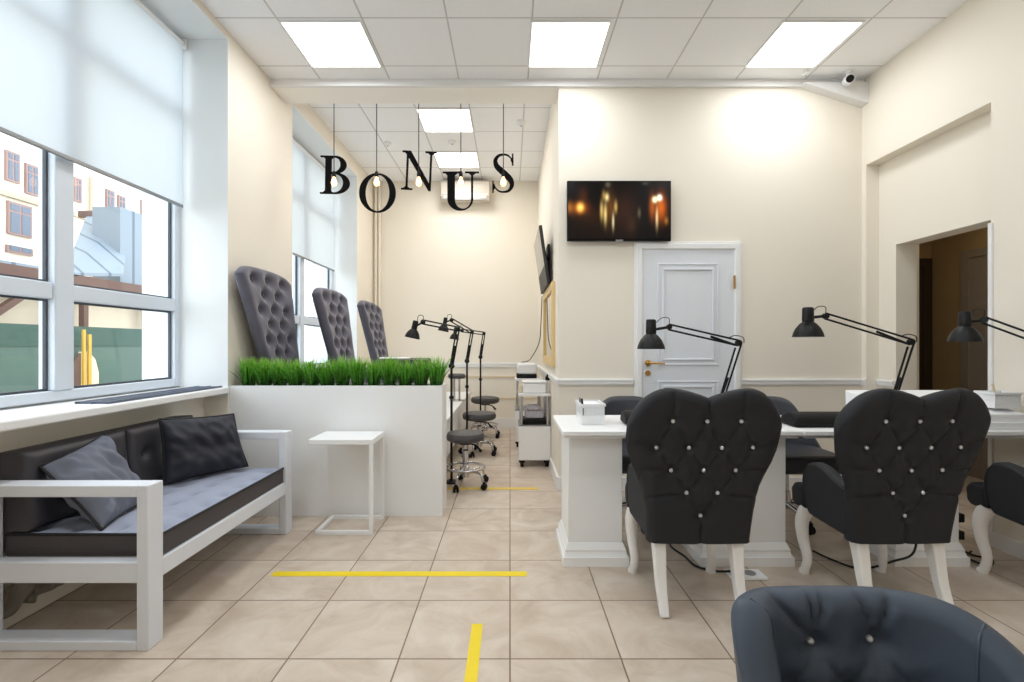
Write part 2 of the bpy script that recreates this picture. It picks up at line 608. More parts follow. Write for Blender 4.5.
m = MB(); m.box(4.28, 4.3, 3.68, 4.52, 0, 2.03).box(4.274, 4.28, 3.8, 4.4, 1.0, 1.9)
m.build('door_leaf', M['halldoor'], d)
# white reveals of the two windows
for i, ((a, b), zz) in enumerate(zip(W, SOF)):
    m = MB()
    m.box(XO, XL + .002, b - .006, b, .86, zz).box(XO, XL + .002, a, a + .006, .86, zz).box(XO, XL + .002, a, b, zz - .006, zz)
    struct(m.build('trim_%d' % (3 + i), M['white']))


def rail(m, axis, c, a, b, z0, z1, sgn):
    """moulded chair rail on a wall: axis 'y' = wall facing -y at y=c, 'x' = wall facing -x at x=c"""
    for (p, q, t) in ((z0, z1, .012), (z0 + .012, z1 - .01, .022), (z1 - .018, z1 - .006, .028)):
        if axis == 'y':
            m.box(a, b, c - t, c, p, q)
        else:
            m.box(c - t, c, a, b, p, q)


m = MB(); rail(m, 'y', YT, XI, 1.035, .88, .937, 1); rail(m, 'y', YT, 1.945, XR, .88, .937, 1); rail(m, 'x', XR, 4.03, YT, .88, .937, 1)
rail(m, 'x', 3.066, 3.86, 4.03, .88, .937, 1)
struct(m.build('trim_6', M['trim']))
m = MB(); rail(m, 'y', YB, XL, XI, .89, .96, 1); rail(m, 'x', XI, YT - .03, YB, .88, .937, 1)
struct(m.build('trim_7', M['trim']))
m = MB()
m.box(XL, XI, YB - .012, YB, .745, .77).box(XL, XI, YB - .012, YB, .43, .455)
struct(m.build('trim_8', M['dado']))
m = MB(); m.box(XI, 1.035, YT - .018, YT, 0, .11).box(1.945, XR, YT - .018, YT, 0, .11)
struct(m.build('baseboard_middle', M['trim']))
m = MB(); m.box(XL, XI, YB - .02, YB, 0, .15).box(XI - .018, XI, YT, YB - .02, 0, .11)
struct(m.build('baseboard_back', M['trim']))
struct(MB().box(2.91, 2.925, 2.68, 2.94, 0, .09).box(3.05, 3.066, 3.86, 4.03, 0, .09).build('baseboard_right', M['trim']))
# white lining of the doorway's near jamb
struct(MB().box(2.914, 2.93, 2.935, 2.958, 0, 1.96).build('trim_9', M['trim']))
# heating pipes in the far left corner
m = MB(); m.tube([(-1.955, 7.06, 0), (-1.955, 7.06, ZB)], .018).tube([(-1.90, 7.06, 0), (-1.90, 7.06, ZB)], .018)
struct(m.build('trim_10', M['cream'], smooth=.8))


# ------------------------------------------------------------------ windows, sills, blinds
def window(idx, a, b, zt, xw, sill_front):
    r = root_struct('window_%d' % idx, (xw, (a + b) / 2, .92))
    mid = (a + b) / 2
    f = .055
    x0, x1 = xw - .03, xw + .04
    m = MB()
    m.box(x0, x1, a, a + f, .93, zt).box(x0, x1, b - f, b, .93, zt)
    m.box(x0, x1, a + f, b - f, .93, .985).box(x0, x1, a + f, b - f, zt - .06, zt)
    m.box(x0 - .01, x1 + .01, mid - .055, mid + .055, .985, zt - .06)
    for z in (1.455, 2.80):
        m.box(x0, x1, a + f, mid - .055, z, z + .085).box(x0, x1, mid + .055, b - f, z, z + .085)
    fr = m.build('window_frame', M['upvc'], r, bevel=.006)
    g = MB()
    for (p, q) in ((a + f, mid - .055), (mid + .055, b - f)):
        for (z0, z1) in ((.985, 1.455), (1.54, 2.80), (2.885, zt - .06)):
            w = .012
            g.box(xw - .005, xw + .012, p, p + w, z0, z1).box(xw - .005, xw + .012, q - w, q, z0, z1)
            g.box(xw - .005, xw + .012, p, q, z0, z0 + w).box(xw - .005, xw + .012, p, q, z1 - w, z1)
            box('pane', M['glass'], xw - .002, xw + .004, p, q, z0, z1, r)
    g.build('gasket', M['gasket'], fr)
    s = box('window_sill', M['trim'], xw + .03, sill_front, a + .004, b - .004, .879, .921, r, bevel=.008)
    # outer reveal
    m = MB()
    m.box(xw - .22, xw - .03, b - .02, b + .06, .8, zt + .05).box(xw - .22, xw - .03, a - .06, a + .02, .8, zt + .05).box(xw - .22, xw - .03, a, b, .8, .93)
    m.build('outer_reveal', M['white'], r)
    return r, s


w1, s1 = window(1, 1.63, 3.44, 3.384, -2.375, -1.985)
window(2, 4.45, 6.34, 3.424, -2.355, -1.985)
window(3, -.75, .95, 3.384, -2.375, -1.985)  # out of view, window added to bring in more daylight
# slatted vent grille on the near sill
m = MB()
for i in range(34):
    y = 2.46 + i * .028
    m.box(-2.19, -2.04, y, y + .012, .921, .932)
m.box(-2.20, -2.19, 2.45, 3.42, .921, .933).box(-2.04, -2.03, 2.45, 3.42, .921, .933).box(-2.12, -2.11, 2.45, 3.42, .921, .933)
tag(m.build('vent_grille', M['grille']), 'long grey slatted vent grille lying on the near white window sill', 'grille')


def blind(a, b, x, zt, zb, label):
    r = thing('roller_blind', label, 'blind', (x, (a + b) / 2, zt))
    n = 24
    mm = MB()
    mm.shell(lambda s, t: (x - .001, a + (b - a) * s, zb + (zt - zb) * t), lambda s, t: (x + .001, a + (b - a) * s, zb + (zt - zb) * t), 1, 1)
    mm.build('fabric', M['blind'], r)
    MB().tube([(x - .012, a - .01, zt + .005), (x - .012, b + .01, zt + .005)], .022, 14).build('roller', M['plast'], r, smooth=.8)
    MB().box(x - .008, x + .008, a, b, zb - .022, zb).build('bottom_bar', M['steel'], r, bevel=.004)
    for y in (a - .02, b + .012):
        MB().box(x - .045, x + .02, y, y + .008, zt - .03, zt + .04).build('bracket', M['plast'], r)


blind(1.67, 3.39, -2.29, 3.325, 2.20, 'white roller blind half drawn over the near window above the sofa')
blind(4.52, 6.27, -2.275, 3.365, 2.19, 'white roller blind over the far window behind the grey throne chairs')

# ------------------------------------------------------------------ courtyard outside
struct(MB().box(-16, -2.7, -6, 26, -.2, .3).build('trim_11', M['ground']))
fb = thing('apartment_building', 'cream apartment building with small windows across the courtyard', 'building', (-12, 12, .3))
box('wall', M['facade'], -12.6, -12, 2, 24, .3, 14, fb)
m = MB()
for z in (4.75, 7.6):
    m.box(-12.0, -11.9, 2, 24, z, z + .12)
m.build('ledge', M['ledge'], fb)
for (py, px, wpx, hpx) in ((152, 4, 14, 30), (165, 24, 13, 30), (204, 6, 24, 32), (178, 73, 7, 24), (190, 105, 8, 22), (196, 117, 7, 20), (202, 140, 12, 20), (247, 5, 26, 7)):
    ya = 12 * F / (510 - px); yb = 12 * F / (510 - px - wpx)
    z1 = PZ(py, (ya + yb) / 2); z0 = PZ(py + hpx, (ya + yb) / 2)
    wf = box('window', M['facframe'], -12.0, -11.94, ya, yb, z0, z1, fb)
    mid = (ya + yb) / 2
    m = MB()
    for (p, q) in ((ya + .05, mid - .025), (mid + .025, yb - .05)):
        zz = z0 + (z1 - z0) * .68
        m.box(-11.95, -11.93, p, q, z0 + .05, zz).box(-11.95, -11.93, p, q, zz + .05, z1 - .05)
    m.build('glazing', M['facwin'], wf)
yp = 12 * F / (510 - 88)
MB().tube([(-11.9, yp, 2), (-11.9, yp, 5.6), (-11.9, yp, 6.0)], .06).build('drain_pipe', M['ledge'], fb)
sh = thing('shed', 'low courtyard shed with grey metal roof and brown timber posts', 'shed', (-8, 10, .3))
box('wall', M['shed'], -9.6, -8.2, 3, 14.2, .3, 2.35, sh)
MB().hexa([(-7.9, 8.6, 2.45), (-9.7, 11.1, 4.1), (-9.7, 12.4, 4.5), (-7.9, 9.9, 2.62), (-7.9, 8.6, 2.51), (-9.7, 11.1, 4.16), (-9.7, 12.4, 4.56), (-7.9, 9.9, 2.68)]).build('roof', M['roof'], sh)
MB().hexa([(-7.9, 3, 2.5), (-8.6, 3, 2.6), (-8.6, 8.3, 2.6), (-7.9, 8.3, 2.5), (-7.9, 3, 2.54), (-8.6, 3, 2.64), (-8.6, 8.3, 2.64), (-7.9, 8.3, 2.54)]).build('low_roof', M['roof'], sh)
MB().box(-8.0, -7.9, 3, 11.2, 2.16, 2.5).build('fascia', M['brown'], sh)
MB().hexa([(-9.8, 11.0, 4.12), (-9.7, 11.0, 4.1), (-9.7, 12.5, 4.52), (-9.8, 12.5, 4.54), (-9.8, 11.0, 4.27), (-9.7, 11.0, 4.25), (-9.7, 12.5, 4.67), (-9.8, 12.5, 4.69)]).build('ridge_board', M['brown'], sh)
MB().box(-9.0, -8.4, 10.45, 12.0, 2.5, 4.2).build('annex', M['roof'], sh)
for y in (8.6, 9.05, 10.6):
    box('post', M['brown'], -8.05, -7.95, y, y + .1, .3, 2.16, sh)
MB().tube([(-8, 6.6, 1.0), (-8, 8.3, 2.3)], .07, square=True).build('brace', M['brown'], sh)
MB().tube([(-8, 10.7, 2.2), (-8, 11.6, 1.2)], .07, square=True).build('brace', M['brown'], sh)
fe = thing('fence', 'green panel fence standing in the courtyard below the shed', 'fence', (-6.5, 8, .3))
box('panel', M['fence'], -6.55, -6.5, 3, 9.6, .3, 1.22, fe)
box('top_band', M['fence2'], -6.56, -6.49, 3, 9.6, 1.2, 1.5, fe)
for y in (3, 5, 6.6, 8.2, 9.5):
    box('post', M['fence2'], -6.6, -6.55, y, y + .06, .3, 1.5, fe)
bd = thing('board', 'arched cream board with yellow strips leaning on the green fence', 'board', (-6.3, 7.2, .3))
yc = 6.3 * F / (510 - 88)
arch = [(yc - .13, .55)] + [(yc - .13 + .36 * (1 - math.cos(PI * .5 * i / 8)) * .8, .55 + .62 * math.sin(PI * .5 * i / 8)) for i in range(1, 9)] + [(yc + .30, .9), (yc + .30, .55)]
MB().prism([(yc - .05, .3), (yc + .26, .3), (yc + .26, .8), (yc + .20, 1.0), (yc + .08, 1.12), (yc - .05, 1.12)], 'yz', -6.40, -6.36).build('face', M['board'], bd)
MB().prism([(yc - .2, .3), (yc - .05, .3), (yc - .05, 1.1), (yc - .17, .95)], 'yz', -6.40, -6.36).build('side', M['brown'], bd)
MB().box(-6.36, -6.33, yc - .04, yc, .3, 1.45).box(-6.36, -6.33, yc + .05, yc + .1, .3, 1.38).build('strip', M['yard'], bd)

# ------------------------------------------------------------------ ceiling panels and their light
spots = [(-1.568, -1.03, 'left square ceiling light panel near the window side'), (.155, .682, 'middle square ceiling light panel above the television wall'), (1.877, 2.416, 'right square ceiling light panel near the security camera')]
LP = []
for (a, b, lab) in spots:
    t = thing('ceiling_light', 'glowing ' + lab, 'ceiling light', ((a + b) / 2, 3.59, ZC - .012), 'square light panels in the front ceiling')
    m = MB(); y0, y1 = 3.325, 3.855
    m.box(a - .012, b + .012, y0 - .012, y0, ZC - .012, ZC).box(a - .012, b + .012, y1, y1 + .012, ZC - .012, ZC).box(a - .012, a, y0, y1, ZC - .012, ZC).box(b, b + .012, y0, y1, ZC - .012, ZC)
    m.build('frame', M['trim'], t)
    box('diffuser', M['panel'], a, b, y0, y1, ZC - .008, ZC, t)
    LP.append(((a + b) / 2, 3.59, ZC))
for (y0, y1, lab) in ((4.92, 5.44, 'nearer'), (6.025, 6.53, 'farther')):
    t = thing('ceiling_light', 'glowing square panel, %s of two in the back room ceiling' % lab, 'ceiling light', (-.68, (y0 + y1) / 2, ZB - .012), 'square light panels in the back ceiling')
    a, b = -.945, -.42
    m = MB()
    m.box(a - .012, b + .012, y0 - .012, y0, ZB - .012, ZB).box(a - .012, b + .012, y1, y1 + .012, ZB - .012, ZB).box(a - .012, a, y0, y1, ZB - .012, ZB).box(b, b + .012, y0, y1, ZB - .012, ZB)
    m.build('frame', M['trim'], t)
    box('diffuser', M['panel'], a, b, y0, y1, ZB - .008, ZB, t)
    LP.append((-.68, (y0 + y1) / 2, ZB))
for y in (1.86, .13, -1.6):
    for x in (-1.3, .42, 2.15):
        LP.append((x, y, ZC))


def area(loc, rot, sx, sy, power, col, portal=False):
    l = bpy.data.lights.new('area_light', 'AREA')
    l.shape = 'RECTANGLE'; l.size = sx; l.size_y = sy; l.energy = power; l.color = col
    o = bpy.data.objects.new('area_light', l)
    C.objects.link(o)
    o.location = loc; o.rotation_euler = rot
    if portal:
        l.cycles.is_portal = True
    return o


for i, (x, y, z) in enumerate(LP):
    back = z > 3.5
    area((x, y, z - .02), (0, 0, 0), .5, .5, 12 if back else {3.59: 7, 1.86: 11, .13: 6, -1.6: 3}[y] * (.6 if x > 2 and y < 3 else 1), (1, .965, .92) if back else (.90, .955, 1.0))
area((3.75, 3.9, 2.47), (0, 0, 0), .3, .3, 2.2, (1, .85, .6))  # unseen lamp added to brighten the dark hallway
w = bpy.data.worlds.new('sky')
bpy.context.scene.world = w
w.use_nodes = True
bg = w.node_tree.nodes['Background']
bg.inputs[0].default_value = (.86, .93, 1.0, 1)
bg.inputs[1].default_value = 3.3

# small ceiling devices
def disc_device(name, label, cat, x, y, z, r, h):
    t = thing(name, label, cat, (x, y, z))
    MB().lathe([(0, 0), (r, 0), (r, -h * .4), (r * .8, -h * .7), (r * .5, -h * .75), (r * .45, -h), (0, -h)], (x, y, z), 20).build('housing', M['plast'], t, smooth=.6)
    MB().ball((x, y, z - h), r * .2, 8).build('indicator', M['steel'], t, smooth=1)


disc_device('smoke_detector', 'white round smoke detector at right of the back ceiling', 'smoke detector', .12, 5.2, ZB, .05, .05)
disc_device('smoke_detector', 'small white detector on the back ceiling above letter O', 'smoke detector', -1.45, 5.75, ZB, .045, .04)
disc_device('smoke_detector', 'small white detector between the two back ceiling lights', 'smoke detector', -.68, 5.72, ZB, .05, .03)
disc_device('motion_sensor', 'small white sensor on the ceiling left of the security camera', 'sensor', 2.395, 3.93, ZC, .03, .035)
t = thing('security_camera', 'white security camera under the ceiling in the right corner', 'camera', (2.74, 3.93, ZC))
MB().lathe([(0, 0), (.035, 0), (.035, -.012), (.014, -.018), (.014, -.05), (0, -.05)], (2.74, 3.93, ZC), 16).build('mount', M['plast'], t, smooth=.6)
rm = Matrix.Rotation(-1.25, 3, 'Y') @ Matrix.Rotation(0, 3, 'X')
rm = Vector((-.35, -.85, -.25)).to_track_quat('Z', 'Y').to_matrix()
MB().lathe([(0, -.06), (.028, -.06), (.036, -.05), (.036, .06), (.03, .065), (.03, .055), (0, .055)], (2.74, 3.93, ZC - .075), 20, rm).build('body', M['plast'], t, smooth=.6)
MB().lathe([(0, .056), (.029, .056), (.027, .066), (0, .068)], (2.74, 3.93, ZC - .075), 20, rm).build('lens', M['blackpl'], t, smooth=.6)

# split air conditioner on the back wall
t = thing('air_conditioner', 'white split air conditioner high on the back wall behind letter U', 'air conditioner', (-.64, YB, 3.28))
MB().prism([(7.1, 3.30), (6.93, 3.27), (6.88, 3.33), (6.88, 3.53), (6.92, 3.57), (7.1, 3.57)], 'yz', -.985, -.29).build('body', M['acw'], t, bevel=.01)
MB().prism([(6.90, 3.285), (6.87, 3.30), (6.872, 3.34), (6.90, 3.33)], 'yz', -.94, -.34).build('louver', M['acw'], t)
MB().box(-.96, -.32, 6.872, 6.885, 3.345, 3.36).box(-.96, -.32, 6.875, 6.89, 3.285, 3.295).build('air_slot', M['steel'], t)


# ------------------------------------------------------------------ BONUS letter lamps
def arc(cx, cz, rx, rz, a0, a1, n=20):
    return [(cx + rx * math.cos(a0 + (a1 - a0) * i / n), cz + rz * math.sin(a0 + (a1 - a0) * i / n)) for i in range(n + 1)]


def letter_mesh(ch, x0, z0, w, h, y0, y1, tilt=0.0):
    m = MB()
    T = lambda L: [(x0 + u * w, z0 + v * h) for u, v in L]
    R = lambda a, b, c, d: m.prism(T([(a, c), (b, c), (b, d), (a, d)]), 'xz', y0, y1)

    def serif(a, b, v, up, s0, s1):
        """thin serif line at height v with small brackets to the stem s0..s1"""
        k = -.035 if up else .035
        R(a, b, min(v, v + k), max(v, v + k))
        g = .05 if not up else -.05
        m.prism(T([(s0 - .07, v + k), (s1 + .07, v + k), (s1, v + k + g), (s0, v + k + g)]), 'xz', y0, y1)
    if ch == 'B':
        R(.17, .37, 0, 1)
        serif(0, .45, 1, True, .17, .37); serif(0, .45, 0, False, .17, .37)
        m.strip(T([(.36, 1)] + arc(.50, .77, .38, .23, PI / 2, -PI / 2) + [(.36, .54)]), T([(.36, .962)] + arc(.46, .77, .22, .192, PI / 2, -PI / 2) + [(.36, .578)]), y0, y1)
        m.strip(T([(.36, .56)] + arc(.52, .28, .48, .28, PI / 2, -PI / 2) + [(.36, 0)]), T([(.36, .522)] + arc(.48, .28, .30, .242, PI / 2, -PI / 2) + [(.36, .038)]), y0, y1)
    if ch == 'O':
        m.strip(T(arc(.5, .5, .5, .5, 0, 2 * PI, 56)), T(arc(.5, .5, .33, .465, 0, 2 * PI, 56)), y0, y1)
    if ch == 'N':
        R(.13, .185, 0, 1); R(.815, .87, 0, 1)
        m.prism(T([(.03, 1), (.25, 1), (.87, .10), (.87, -.01), (.80, -.01), (.13, .90)]), 'xz', y0, y1)
        R(0, .2, .965, 1)
        serif(0, .33, 0, False, .13, .185); serif(.67, 1, 1, True, .815, .87)
    if ch == 'U':
        R(.13, .33, .3, 1); R(.76, .815, .3, 1)
        m.strip(T(arc(.4725, .3, .3425, .3, PI, 2 * PI)), T(arc(.545, .3, .215, .255, PI, 2 * PI)), y0, y1)
        serif(0, .46, 1, True, .13, .33); serif(.6, .97, 1, True, .76, .815)
    if ch == 'S':
        P = [(.86, .78, .02), (.82, .88, .035), (.68, .96, .045), (.48, .98, .055), (.28, .94, .085), (.16, .82, .14), (.22, .68, .18), (.40, .57, .20), (.60, .46, .205), (.80, .33, .19), (.86, .19, .15), (.74, .06, .095), (.54, .02, .055), (.33, .035, .045), (.17, .12, .035), (.11, .23, .02)]
        Q = smoothpath([(x0 + u * w, z0 + v * h, th * h * .5 * .72) for u, v, th in P], 5)
        o, i = [], []
        for k in range(len(Q)):
            a, b = Q[max(k - 1, 0)], Q[min(k + 1, len(Q) - 1)]
            tx, tz = b[0] - a[0], b[1] - a[1]
            L = math.hypot(tx, tz)
            nx, nz = -tz / L, tx / L
            o.append((Q[k][0] + nx * Q[k][2], Q[k][1] + nz * Q[k][2])); i.append((Q[k][0] - nx * Q[k][2], Q[k][1] - nz * Q[k][2]))
        m.strip(o, i, y0, y1)
        R(.86, .93, .70, 1.0); R(.03, .09, 0, .30)
        m.prism(T([(.80, .84), (.93, .70), (.93, .98)]), 'xz', y0, y1); m.prism(T([(.03, .02), (.16, .13), (.03, .30)]), 'xz', y0, y1)
    if tilt:
        c = Vector((x0 + w / 2, (y0 + y1) / 2, z0 + h / 2))
        bmesh.ops.rotate(m.bm, verts=m.bm.verts[:], cent=c, matrix=Matrix.Rotation(tilt, 3, 'Y'))
    return m


YL = 4.39
for ch, xa, xb, ya, yb, cord, tl in (('B', 319.6, 349.2, 155.2, 193.3, 334.5, .02), ('O', 358.6, 395.2, 172.6, 212, 377, 0), ('N', 401.4, 435.6, 150.5, 189.5, 419, .045), ('U', 442.2, 480, 171, 210, 461, 0), ('S', 491.5, 515.2, 153, 192, 503.4, 0)):
    x = PX(cord, YL)
    t = thing('letter_lamp', 'black serif letter %s hanging from the beam with a lit bulb' % ch, 'letter lamp', (x, YL, ZB), 'hanging letter lamps spelling the salon name')
    letter_mesh(ch, PX(xa, YL), PZ(yb, YL), PX(xb, YL) - PX(xa, YL), PZ(ya, YL) - PZ(yb, YL), YL + .01, YL + .028, tl).build('letter', M['letter'], t)
    zb = PZ(176, YL)
    MB().tube([(x, YL - .012, zb + .02), (x, YL - .012, ZB)], .0042, 6).build('cord', M['cable'], t)
    MB().lathe([(0, .04), (.008, .04), (.016, .025), (.018, 0), (.016, -.012), (0, -.012)], (x, YL - .012, zb), 14).build('lamp_holder', M['blackpl'], t, smooth=.6)
    MB().lathe([(0, 0), (.011, -.005), (.014, -.02), (.024, -.045), (.026, -.06), (.02, -.078), (0, -.088)], (x, YL - .012, zb - .01), 16).build('bulb', M['bulb'], t, smooth=1)

# ------------------------------------------------------------------ televisions, mirror, door
t = thing('television', 'flat television on the wall above the white door showing a candlelit scene', 'television', (.905, 4.05, 2.333))
t.rotation_euler = (0, 0, 0)
MB().box(.905 - TVW / 2, .905 + TVW / 2, 4.02, 4.05, 2.333 - TVH / 2, 2.333 + TVH / 2).build('case', M['blackpl'], t, bevel=.004)
MB().box(.905 - TVW / 2 + .008, .905 + TVW / 2 - .008, 4.012, 4.0205, 2.333 - TVH / 2 + .014, 2.333 + TVH / 2 - .008).build('screen', M['tv'], t)
MB().box(.875, .935, 4.010, 4.02, 2.333 - TVH / 2 - .006, 2.333 - TVH / 2 + .008).build('badge', M['steel'], t)
MB().box(.75, 1.06, 4.05, 4.08, 2.2, 2.45).build('wall_mount', M['black'], t)

t = thing('television', 'second television tilted forward on a wall arm above the gold mirror', 'television', (XI, 5.0, 2.1))
tl, br = (.275, 2.36), (.355, 1.80)
nx = .03
MB().hexa([(br[0], 4.62, br[1]), (br[0] + nx, 4.62, br[1] + .005), (br[0] + nx, 5.56, br[1] + .005), (br[0], 5.56, br[1]), (tl[0], 4.62, tl[1]), (tl[0] + nx, 4.62, tl[1] + .005), (tl[0] + nx, 5.56, tl[1] + .005), (tl[0], 5.56, tl[1])]).build('case', M['tvback'], t, bevel=.006)
MB().hexa([(br[0] - .003, 4.64, br[1] + .03), (br[0], 4.64, br[1] + .03), (br[0], 5.54, br[1] + .03), (br[0] - .003, 5.54, br[1] + .03), (tl[0] + .0, 4.64, tl[1] - .02), (tl[0] + .006, 4.64, tl[1] - .02), (tl[0] + .006, 5.54, tl[1] - .02), (tl[0] + .0, 5.54, tl[1] - .02)]).build('screen', M['tvgrey'], t)
m = MB(); m.box(.385, XI - .002, 4.95, 5.2, 1.9, 2.25).tube([(.33, 4.9, 2.1), (.388, 4.95, 2.1)], .02).tube([(.34, 5.2, 1.98), (.388, 5.15, 1.98)], .02).tube([(.33, 4.85, 2.22), (.385, 4.95, 2.0)], .012)
m.build('wall_arm', M['black'], t)
t = thing('wall_mirror', 'wall mirror in a gold frame on the inner wall below the tilted television', 'mirror', (XI, 4.9, 1.0))
m = MB(); y0, y1, z0, z1 = 4.4, 5.6, 1.02, 1.80
for (a, b, c, d, th) in ((y0, y1, z0, z0 + .07, .03), (y0, y1, z1 - .07, z1, .03), (y0, y0 + .07, z0, z1, .03), (y1 - .07, y1, z0, z1, .03), (y0 + .05, y1 - .05, z0 + .05, z0 + .08, .022), (y0 + .05, y1 - .05, z1 - .08, z1 - .05, .022), (y0 + .05, y0 + .08, z0 + .05, z1 - .05, .022), (y1 - .08, y1 - .05, z0 + .05, z1 - .05, .022)):
    m.box(XI - th, XI, a, b, c, d)
m.build('frame', M['goldf'], t)
box('mirror_glass', M['mirror'], XI - .012, XI, y0 + .06, y1 - .06, z0 + .06, z1 - .06, t)

d = root_struct('door_1', (1.48, YT, 0))
m = MB(); a, b, zt = 1.043, 1.94, 2.087
for (o, th) in ((0, .02), (.018, .03)):
    m.box(a + o, a + .068 - o * .4, YT - th, YT, 0, zt - o).box(b - .06 + o * .2, b - o, YT - th, YT, 0, zt - o).box(a + o, b - o, YT - th, YT, zt - .07 + o * .4, zt - o)
m.build('door_frame', M['trim'], d, bevel=.004)
lf = box('door_leaf', M['door'], a + .068, b - .06, YT - .014, YT, .006, 2.017, d)
box('door_gap', M['gasket'], a + .062, b - .055, YT - .010, YT, 0, 2.024, d)
m = MB()
for (x0, x1, z0, z1, th, wd) in ((1.235, 1.75, 1.05, 1.905, .008, .014), (1.275, 1.71, 1.09, 1.865, .012, .018), (1.235, 1.75, .15, .92, .008, .014), (1.275, 1.71, .19, .88, .012, .018)):
    y = YT - .014
    m.box(x0, x1, y - th, y, z0, z0 + wd).box(x0, x1, y - th, y, z1 - wd, z1).box(x0, x0 + wd, y - th, y, z0, z1).box(x1 - wd, x1, y - th, y, z0, z1)
m.build('moulding', M['door'], lf, bevel=.004)
hz = PZ(363, 4.06)
m = MB()
m.lathe([(0, 0), (.026, 0), (.026, .01), (.012, .014), (.012, .05), (0, .05)], (1.155, YT - .014, hz), 16, Matrix.Rotation(PI / 2, 3, 'X'))
m.tube([(1.155, YT - .06, hz), (1.20, YT - .062, hz), (1.285, YT - .058, hz - .004)], [.011, .009, .007], 8)
m.build('handle', M['gold'], lf, smooth=.7)
MB().lathe([(0, 0), (.024, 0), (.022, .01), (0, .012)], (1.155, YT - .014, hz - .085), 16, Matrix.Rotation(PI / 2, 3, 'X')).build('keyhole', M['gold'], lf, smooth=.7)
for z in (1.74, .3):
    MB().tube([(1.872, YT - .035, z - .05), (1.872, YT - .035, z + .06)], .009, 8).build('hinge', M['gold'], d, smooth=.7)

# ------------------------------------------------------------------ partition, grass, podium
PX0, PX1, PY0, PY1, PZT = -2.0, -.482, 3.454, 3.68, .93
t = thing('planter_partition', 'low white partition with a planter trough of grass along its top', 'partition', (-1.24, 3.56, 0))
m = MB(); m.box(PX0 + .002, PX1, PY0, PY1, 0, .80)
m.box(PX0 + .002, PX1, PY0, PY0 + .018, .80, PZT).box(PX0 + .002, PX1, PY1 - .018, PY1, .80, PZT).box(PX1 - .018, PX1, PY0 + .018, PY1 - .018, .80, PZT)
m.build('panel', M['lac'], t)
box('soil', M['pot'], PX0 + .004, PX1 - .018, PY0 + .018, PY1 - .018, .80, .895, t)
ords = ['first', 'second', 'third', 'fourth', 'fifth', 'sixth', 'seventh', 'eighth', 'ninth', 'tenth', 'eleventh', 'twelfth', 'last']


def tuft():
    bm = bmesh.new()
    for i in range(240):
        a = random.uniform(0, 2 * PI)
        r = .045 * math.sqrt(random.random())
        L = random.uniform(.15, .285)
        lean = random.gauss(0, .045) + r * 1.2
        w = random.uniform(.0028, .0045)
        bx, by = r * math.cos(a) * .8, r * math.sin(a) * .8
        dx, dy = math.cos(a + random.gauss(0, .5)) * lean, math.sin(a + random.gauss(0, .5)) * lean * .7
        ta = random.uniform(0, PI)
        ux, uy = math.cos(ta) * w, math.sin(ta) * w
        rows = []
        for k, (f, ww) in enumerate(((0, 1), (.4, 1), (.75, .7), (1, 0))):
            cx, cy, cz = bx + dx * f ** 1.7, by + dy * f ** 1.7, L * f * (1 - .12 * f)
            rows.append([bm.verts.new((cx, cy, cz))] if ww == 0 else [bm.verts.new((cx - ux * ww, cy - uy * ww, cz)), bm.verts.new((cx + ux * ww, cy + uy * ww, cz))])
        for k in range(2):
            bm.faces.new((rows[k][0], rows[k][1], rows[k + 1][1], rows[k + 1][0]))
        bm.faces.new((rows[2][0], rows[2][1], rows[3][0]))
    me = bpy.data.meshes.new('grass_tuft'); bm.to_mesh(me); bm.free()
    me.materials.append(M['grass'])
    return me


tufts = [tuft() for _ in range(4)]
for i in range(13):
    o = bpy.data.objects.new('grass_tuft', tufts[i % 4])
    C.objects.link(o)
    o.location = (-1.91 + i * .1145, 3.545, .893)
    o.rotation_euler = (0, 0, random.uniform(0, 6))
    s = random.uniform(.94, 1.08)
    o.scale = (1.0, 1.0, s)
    if i == 0:
        lab = 'bright green grass tuft at the window end of the white planter'
    elif i == 12:
        lab = 'bright green grass tuft at the aisle end of the white planter'
    else:
        lab = 'bright green grass tuft, %s from the left along the white planter' % ords[i]
    tag(o, lab, 'grass tuft', 'artificial grass tufts in the planter')

t = thing('podium', 'raised white podium behind the planter that carries the throne chairs', 'podium', (-1.25, 5.2, 0))
box('toe_kick', M['trim'], -1.998, -.74, 3.69, 6.8, 0, .2, t)
box('riser', M['lac'], -1.998, -.57, 3.69, 6.85, .2, .52, t)
box('deck', M['trim'], -1.998, -.555, 3.685, 6.87, .52, .56, t, bevel=.006)


